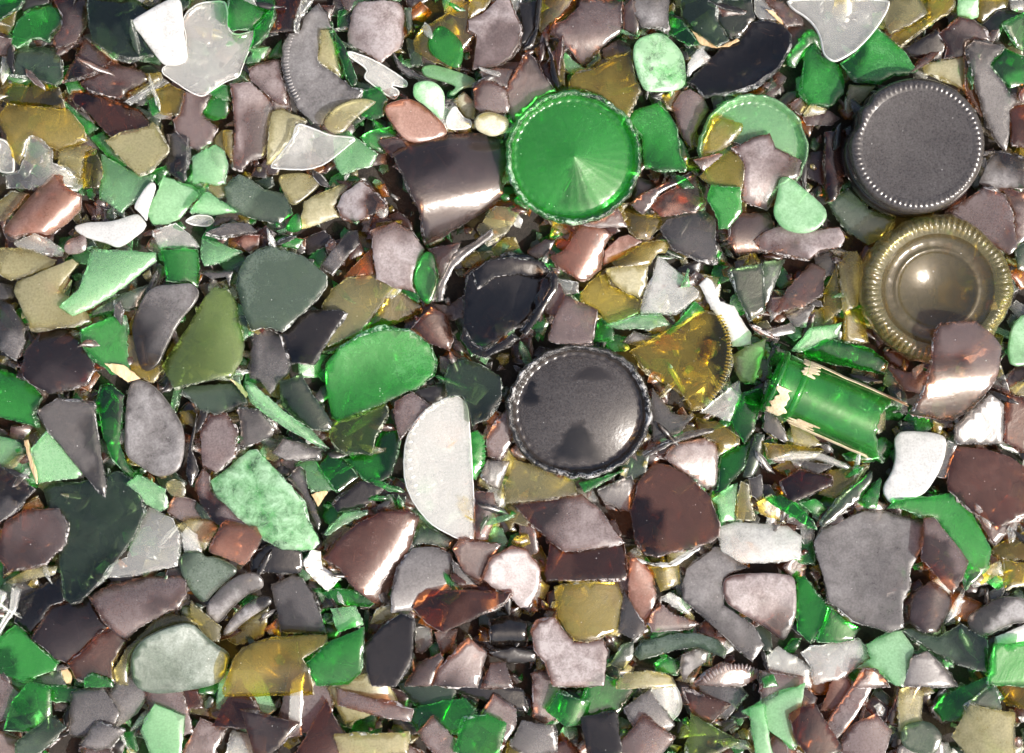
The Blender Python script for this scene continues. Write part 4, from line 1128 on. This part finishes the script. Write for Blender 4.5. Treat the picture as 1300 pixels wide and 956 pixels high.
# ------------------------------------------------------------------ ridges pressed into pieces of bottle base
RIDGES = {
 'k1': ([(371, 42), (365, 60), (363, 80), (366, 98), (372, 114), (380, 128)], 21, 8.0, 3.2),
 'k3': ([(912, 400), (922, 420), (926, 442), (922, 468), (914, 488), (900, 508)], 27, 8.0, 3.2),
 'k5': ([(566, 507), (545, 518), (530, 536), (521, 560), (520, 590), (532, 632)], 13, 6.5, 4.0),
 'k6': ([(611, 551), (615, 565), (614, 582), (608, 600)], 8, 6.5, 2.8),
 'k7': ([(892, 864), (908, 852), (926, 846), (946, 846), (966, 856)], 17, 9.0, 3.0),
}
def ridges(key, root, sh, off, c, f, zb, code, dust):
    pl, n, ln, wd = RIDGES[key]
    P = np.array(pl, float); seg = np.linalg.norm(np.diff(P, axis=0), axis=1); cum = np.concatenate([[0], np.cumsum(seg)])
    bm = bmesh.new()
    for k in range(n):
        s = cum[-1] * (k + .5) / n; i = min(len(seg) - 1, int(np.searchsorted(cum, s, 'right') - 1))
        p = P[i] + (P[i + 1] - P[i]) * (s - cum[i]) / seg[i]; t = (P[i + 1] - P[i]) / seg[i]
        q = np.array([-t[1], t[0]])
        z = float(sh.z(p[0], p[1]))
        M = Matrix(((q[0] * ln / 2 * f * U, t[0] * wd / 2 * f * U, 0, (p[0] - c[0]) * f * U),
                    (-q[1] * ln / 2 * f * U, -t[1] * wd / 2 * f * U, 0, -(p[1] - c[1]) * f * U),
                    (0, 0, 1.3 * U, (z - zb - .1) * U), (0, 0, 0, 1)))
        bmesh.ops.create_uvsphere(bm, u_segments=10, v_segments=6, radius=1.0, matrix=M)
    bmesh.ops.recalc_face_normals(bm, faces=bm.faces)
    me = bpy.data.meshes.new("ribbed_rim"); bm.to_mesh(me); bm.free()
    me.materials.append(MG[code])
    for p in me.polygons: p.use_smooth = True
    o = bpy.data.objects.new("ribbed_rim", me); col.objects.link(o); o.parent = root
    o.color = (.6, .5, .2, dust * .8)

# ------------------------------------------------------------------ reading the list of shards
LANDMARKS = [  # phrase, x, y, reach
 ("the domed emerald base", 728, 200, 86), ("the knurled black base", 1165, 184, 88), ("the hollow yellowish base", 1191, 367, 98),
 ("the chipped blackish base", 735, 522, 90), ("the cracked black base", 640, 385, 55), ("the dusty green half base", 485, 475, 62),
 ("the clear half-disc", 560, 600, 60), ("the amber half base", 875, 455, 55), ("the green bottle neck", 1058, 516, 65),
 ("the wide brown half-cylinder", 572, 238, 60), ("the grey crescent", 395, 95, 55), ("the black half base", 910, 85, 60),
 ("the mint ringed base", 956, 180, 60), ("the white rounded triangle", 205, 40, 40), ("the mottled green slab", 335, 640, 65),
 ("the grey scalloped slab", 1105, 720, 70), ("the smoky olive wedge", 115, 690, 60), ("the slate green slab", 357, 368, 55),
 ("the red fan-shaped shard", 475, 700, 60), ("the olive half-cylinder", 345, 850, 50), ("the olive window-shaped shard", 747, 775, 42),
 ("the powdery grey green slab", 225, 830, 60), ("the striped mint shard", 140, 355, 50), ("the white bent chip", 1160, 590, 40),
 ("the dark arrow-shaped shard", 95, 555, 45), ("the large dark brown pane", 855, 650, 55), ("the white boomerang chip", 140, 290, 35),
 ("the clear star-shaped sheet", 265, 75, 55), ("the clear white-rimmed sheet", 1065, 35, 65), ("the pink five-sided plate", 480, 40, 38),
 ("the red brown bent shard", 55, 260, 42), ("the black oval shard", 494, 825, 38), ("the yellow green curved shard", 258, 430, 55),
 ("the orange-edged mauve pane", 1215, 470, 48), ("the bright white enamelled strip", 922, 400, 28),
 ("the dark arc above the cracked base", 590, 330, 38), ("the narrow bright green chip", 541, 352, 20),
]
def clause(c, ext, skip=None):
    best = sorted(((math.hypot(c[0] - x, c[1] - y) - r, n, x, y, r) for n, x, y, r in LANDMARKS if math.hypot(c[0] - x, c[1] - y) > 10), key=lambda q: q[0])
    d0, n0, x0, y0, r0 = best[0]
    dx, dy = c[0] - x0, c[1] - y0
    way = ("below " if dy > 0 else "above ") if abs(dy) > abs(dx) * .9 else "beside "
    return way + n0

specials = [(2.8, 'ring'), (3.9, 'under'), (4.95, 'domed'), (4.9, 'knurled'), (5.05, 'hollow'), (4.85, 'chipped'), (5.1, 'neck')]
jobs = []; T = (0, 0, 1)
for ln, line in enumerate(DATA.strip().split('\n')):
    if line.startswith('T '):
        q = line.split(); T = (float(q[1]), float(q[2]), float(q[3])); continue
    head, pts, lab = line.split('|', 2)
    h = head.split()
    poly = [(float(a) / T[2] + T[0], float(b) / T[2] + T[1]) for a, b in (p.split(',') for p in pts.split())]
    jobs.append((float(h[0]), ln, h[1], h[2:], poly, lab))
for L, w in specials: jobs.append((L, 10000, w, None, None, None))

# the part of the heap that runs on below the picture's caption strip
STRIP = []
words_code = {'K': 'blackish', 'B': 'dark brown', 'M': 'mauve', 'R': 'reddish brown', 'G': 'emerald', 'g': 'frosted mint', 'D': 'bottle green',
              'O': 'olive', 'o': 'khaki', 'C': 'clear', 'S': 'smoky grey', 'P': 'rose', 'W': 'milky white', 'H': 'yellow green'}
rs = random.Random(23)
seq = list("MGSRgMoDKMGCSMPRGOMDSgMBRoMGSKMHgRMDoGSMRCMG")
shapes = [("triangular", [(0, -1), (.95, .7), (-.9, .6)]), ("four-sided", [(-.9, -.6), (.8, -.75), (.95, .6), (-.7, .75)]),
          ("five-sided", [(-.9, -.2), (-.1, -.9), (.85, -.5), (.7, .7), (-.6, .8)]), ("fan-shaped", [(-.95, .1), (-.3, -.6), (.4, -.7), (.95, -.2), (.2, .85)]),
          ("tongue-shaped", [(-.9, -.45), (.2, -.55), (.85, -.35), (1.0, .1), (.7, .5), (-.8, .45)]), ("long narrow", [(-1.2, -.25), (1.1, -.4), (1.25, .15), (-1.0, .4)])]
k = 0; seen = set()
for row, (y, L, step, x0) in enumerate([(884, 3.6, 76, 10), (938, 4.0, 70, -12), (905, 3.9, 86, 40), (966, 3.55, 96, 30)]):
    x = x0
    while x < 1310:
        code = seq[k % len(seq)]; nm, sp = shapes[(k * 5 + row * 2 + k // 6) % len(shapes)]
        r = rs.uniform(30, 46); a = rs.uniform(0, 6.28); sy = rs.uniform(.8, 1.1)
        px, py = x + rs.uniform(-10, 10), y + rs.uniform(-8, 8)
        poly = []
        for u, v in sp:
            u, v = u * r * rs.uniform(.88, 1.12), v * r * sy * rs.uniform(.88, 1.12)
            poly.append((px + u * math.cos(a) - v * math.sin(a), py + u * math.sin(a) + v * math.cos(a)))
        STRIP.append((L, 5000 + k, code, poly, nm, r)); k += 1; x += step
for L, ln, code, poly, nm, r in STRIP:
    dust = {'M': 5, 'S': 5, 'g': 5, 'o': 5, 'C': 5, 'P': 5, 'W': 9, 'D': 3, 'K': 2}.get(code, 2)
    opt = ["e%d@%d" % (rs.uniform(4, 12), rs.uniform(0, 360))]
    if rs.random() < .4: opt.append("b%d@%d" % (rs.uniform(4, 12), rs.uniform(0, 180)))
    if rs.random() < .12: opt.append('r')
    cx = sum(p[0] for p in poly) / len(poly); cyy = sum(p[1] for p in poly) / len(poly)
    low = "in the lowest row" if cyy > 925 else "just above the lowest row"
    fin = 'worn' if 'r' in opt else ('curved' if any(o[0] == 'b' for o in opt) else 'flat')
    near = min(LANDMARKS, key=lambda q: abs(q[1] - cx) + .4 * abs(q[2] - 860))
    lab = "%s %s %s shard %s, beneath %s" % (fin, words_code[code], nm, low, near[0])
    while lab in seen:
        lab = lab.replace(" shard", " tilted shard", 1) if "tilted" not in lab else lab.replace("tilted", "scuffed tilted", 1)
    seen.add(lab)
    jobs.append((L, ln, code + str(dust), opt, poly, '!' + lab))

jobs.sort(key=lambda j: (j[0], j[1]))
NAMED = set(); SMALL = []
sliver_rng = random.Random(404)
def slivers():
    out = []
    for i in range(330):
        x, y = sliver_rng.uniform(-20, 1320), sliver_rng.uniform(-20, 980); L = sliver_rng.uniform(11, 26); w = sliver_rng.uniform(2.5, 6); a = sliver_rng.uniform(0, 3.14)
        pl = [(-L, -w * .4), (-L * .3, -w), (L * .7, -w * .6), (L, sliver_rng.uniform(-w, w)), (L * .2, w), (-L * .6, w * .7)]
        out.append(([(x + u * math.cos(a) - v * math.sin(a), y + u * math.sin(a) + v * math.cos(a)) for u, v in pl], sliver_rng.choice('KSMRGDoCKSMgC'), sliver_rng.uniform(5, 28), sliver_rng.uniform(0, 360), sliver_rng.choice([0, 2]), 0, 8, 0))
    bits_object("glass_sliver_scatter", out, "narrow slivers of broken bottle glass strewn between the larger shards", "glass slivers", 70)
slivered = False
count = 0
for L, ln, cd, opt, poly, lab in jobs:
    if L >= 3.5 and not slivered: slivers(); slivered = True
    if opt is None:
        if cd == 'neck': bottle_neck()
        else: do_base(cd)
        continue
    rg = random.Random(ln * 7 + 1)
    code = cd[0]; dust = (int(cd[1]) if len(cd) > 1 else 5) / 9.0
    rounded = 'r' in opt; thin = 't' in opt; key = None; mott = rg.choice([.05, .1, .2, .45])
    if 'f1' not in opt and len(cd) > 1 and cd[1] in '789' and code in 'MSgPD': mott = rg.uniform(.35, .7)
    bend, bd = 0.0, 0.0; tilt, td = rg.uniform(5, 15), rg.uniform(0, 360)
    if rg.random() < .4: tilt, td = rg.uniform(5, 14), rg.gauss(216, 30)
    for o in opt:
        if o[0] == 'b': a, b = o[1:].split('@'); bend, bd = float(a), float(b)
        elif o[0] == 'e': a, b = o[1:].split('@'); tilt, td = float(a) * .9, float(b)
        elif o[0] == 'k': key = o
        elif o[0] == 'f': mott = 1.5
    A = abs(area(poly))
    if not any(o[0] == 'b' for o in opt) and rg.random() < .5 and not rounded: bend, bd = rg.uniform(2, 6) * min(1.2, math.sqrt(A) / 45), rg.uniform(0, 180)
    thick = 7.6 if A > 2500 else (6.4 if A > 700 else 5.0)
    if rounded: thick *= 1.1
    if code in 'YZ': thick = 2.5
    if thin: thick = 15
    wob = .22 if not rounded else .45
    sh = Shape(poly, tilt, td, bend, bd, wob * (1 if A > 600 else .4), rg)
    off = settle(poly, sh, thick, 95)
    crumple = 2.2 if code == 'Z' else 0
    r = shard_mesh(poly, sh, thick, rounded, rg, crumple=crumple)
    if r is None: print("no mesh", ln, lab); continue
    RIMS_OF = RIMS
    V, F, FM, SM = r
    V = V.copy(); V[:, 2] += 0
    c = (sum(p[0] for p in poly) / len(poly), sum(p[1] for p in poly) / len(poly))
    small = lab == '-'
    name, cat = 'glass_shard', 'glass shard'
    if lab.startswith('%'):
        _, name, lab = lab.split('%'); cat = name.replace('_', ' ')
    if code == 'Y': mats = [M_STRAW, M_STRAW]
    elif code == 'Z': mats = [M_PAPER, M_PAPER]
    else: mats = [MG[code], (MR[code] if code == 'C' else MG[code]) if rounded else ME[code]]
    if small:
        SMALL.append((V, F, FM, SM, c, off, code if code in BITM else 'M', thin))
        continue
    o, f, zb = place(name, V, F, mats, FM, SM, c, off)
    o.color = (rg.uniform(.15, .9), .5, mott, (.93 if code == 'W' else max(.04, min(.95, (dust ** 1.2 * (.80 if code in 'MS' else .92) if code != 'C' else dust ** 1.5 * .56) + rg.uniform(-.04, .04)))))
    if code not in 'YZW':
        rim, nT = RIMS_OF; at = o.data.attributes.new("dust_reflection_gap", 'FLOAT', 'POINT')
        q = np.arange(len(rim)); lob = np.clip(.45 + .7 * np.sin(q * rg.uniform(.05, .16) + rg.uniform(0, 6.28)) + .3 * np.sin(q * rg.uniform(.3, .6)), 0, .9)
        # dust film uneven across the piece, also painting in its sheen gradients
        a = rg.uniform(0, 6.28); ex = math.sqrt(A) * .5; x, y = (V[:, 0] - c[0]) / ex, (V[:, 1] - c[1]) / ex
        d = x * math.cos(a) + y * math.sin(a) + .25 * np.sin(3.1 * (x * math.sin(a) - y * math.cos(a)) + a) + .12 * np.sin(7 * x + 5 * y + a)
        wv = np.clip((d - rg.uniform(-.5, .9)) / rg.choice([.12, .3, .8, 1.2]), 0, 1) * rg.choice([.5, .75, .95])
        if code in 'gCo': wv *= .45
        if lab.startswith('!') and int(cd[1]) > 4: wv *= .4
        wv[np.array(rim)] = np.maximum(wv[np.array(rim)], lob * (.55 if code in 'gC' else 1)); at.data.foreach_set('value', wv)
    if lab.startswith('!'): lab = lab[1:]
    elif code not in 'YZ' and not any(w in lab for w in (' under', ' near', 'beside', 'below', 'above', 'against', 'between', 'touching', ' in front', 'behind', 'resting', 'close to', 'lying', 'leaning', 'at the frame')):
        lab = lab + ', ' + clause(c, 0)
    elif lab.endswith('at the frame'):
        lab = lab[:-len(' at the frame')] + ' cut by the frame, ' + clause(c, 0)
    n = len(lab.replace(',', ' ').split())
    if n > 16 or n < 4: print("LABEL", n, lab)
    if lab in NAMED: print("SAME", lab)
    NAMED.add(lab)
    describe(o, lab, cat, GROUP if cat == 'glass shard' else None)
    if key in RIDGES: ridges(key, o, sh, off - 0, c, f, zb, code, dust)
    count += 1
print("shards", count, "small", len(SMALL), "pile", H.max(), Z0)

V, F, FM, SM = [], [], [], []; base = 0
for v, fa, fm, sm, c, off, code, thin in SMALL:
    k = (CAM_H - (off + v[:, 2].mean())) / CAM_H
    V.append(np.column_stack([(v[:, 0] - CX) * k * U, (CY - v[:, 1]) * k * U, (v[:, 2] + off) * U])); ci = bit_codes.index(code)
    F += [[i + base for i in q] for q in fa]; base += len(v)
    FM += [ci + (len(bit_codes) if x else 0) for x in fm]; SM += sm
o = link_mesh("glass_splinters", np.concatenate(V), F, bit_mats, FM, SM)
describe(o, "small glass splinters wedged in the gaps between the shards", "glass bits", None, 'stuff')
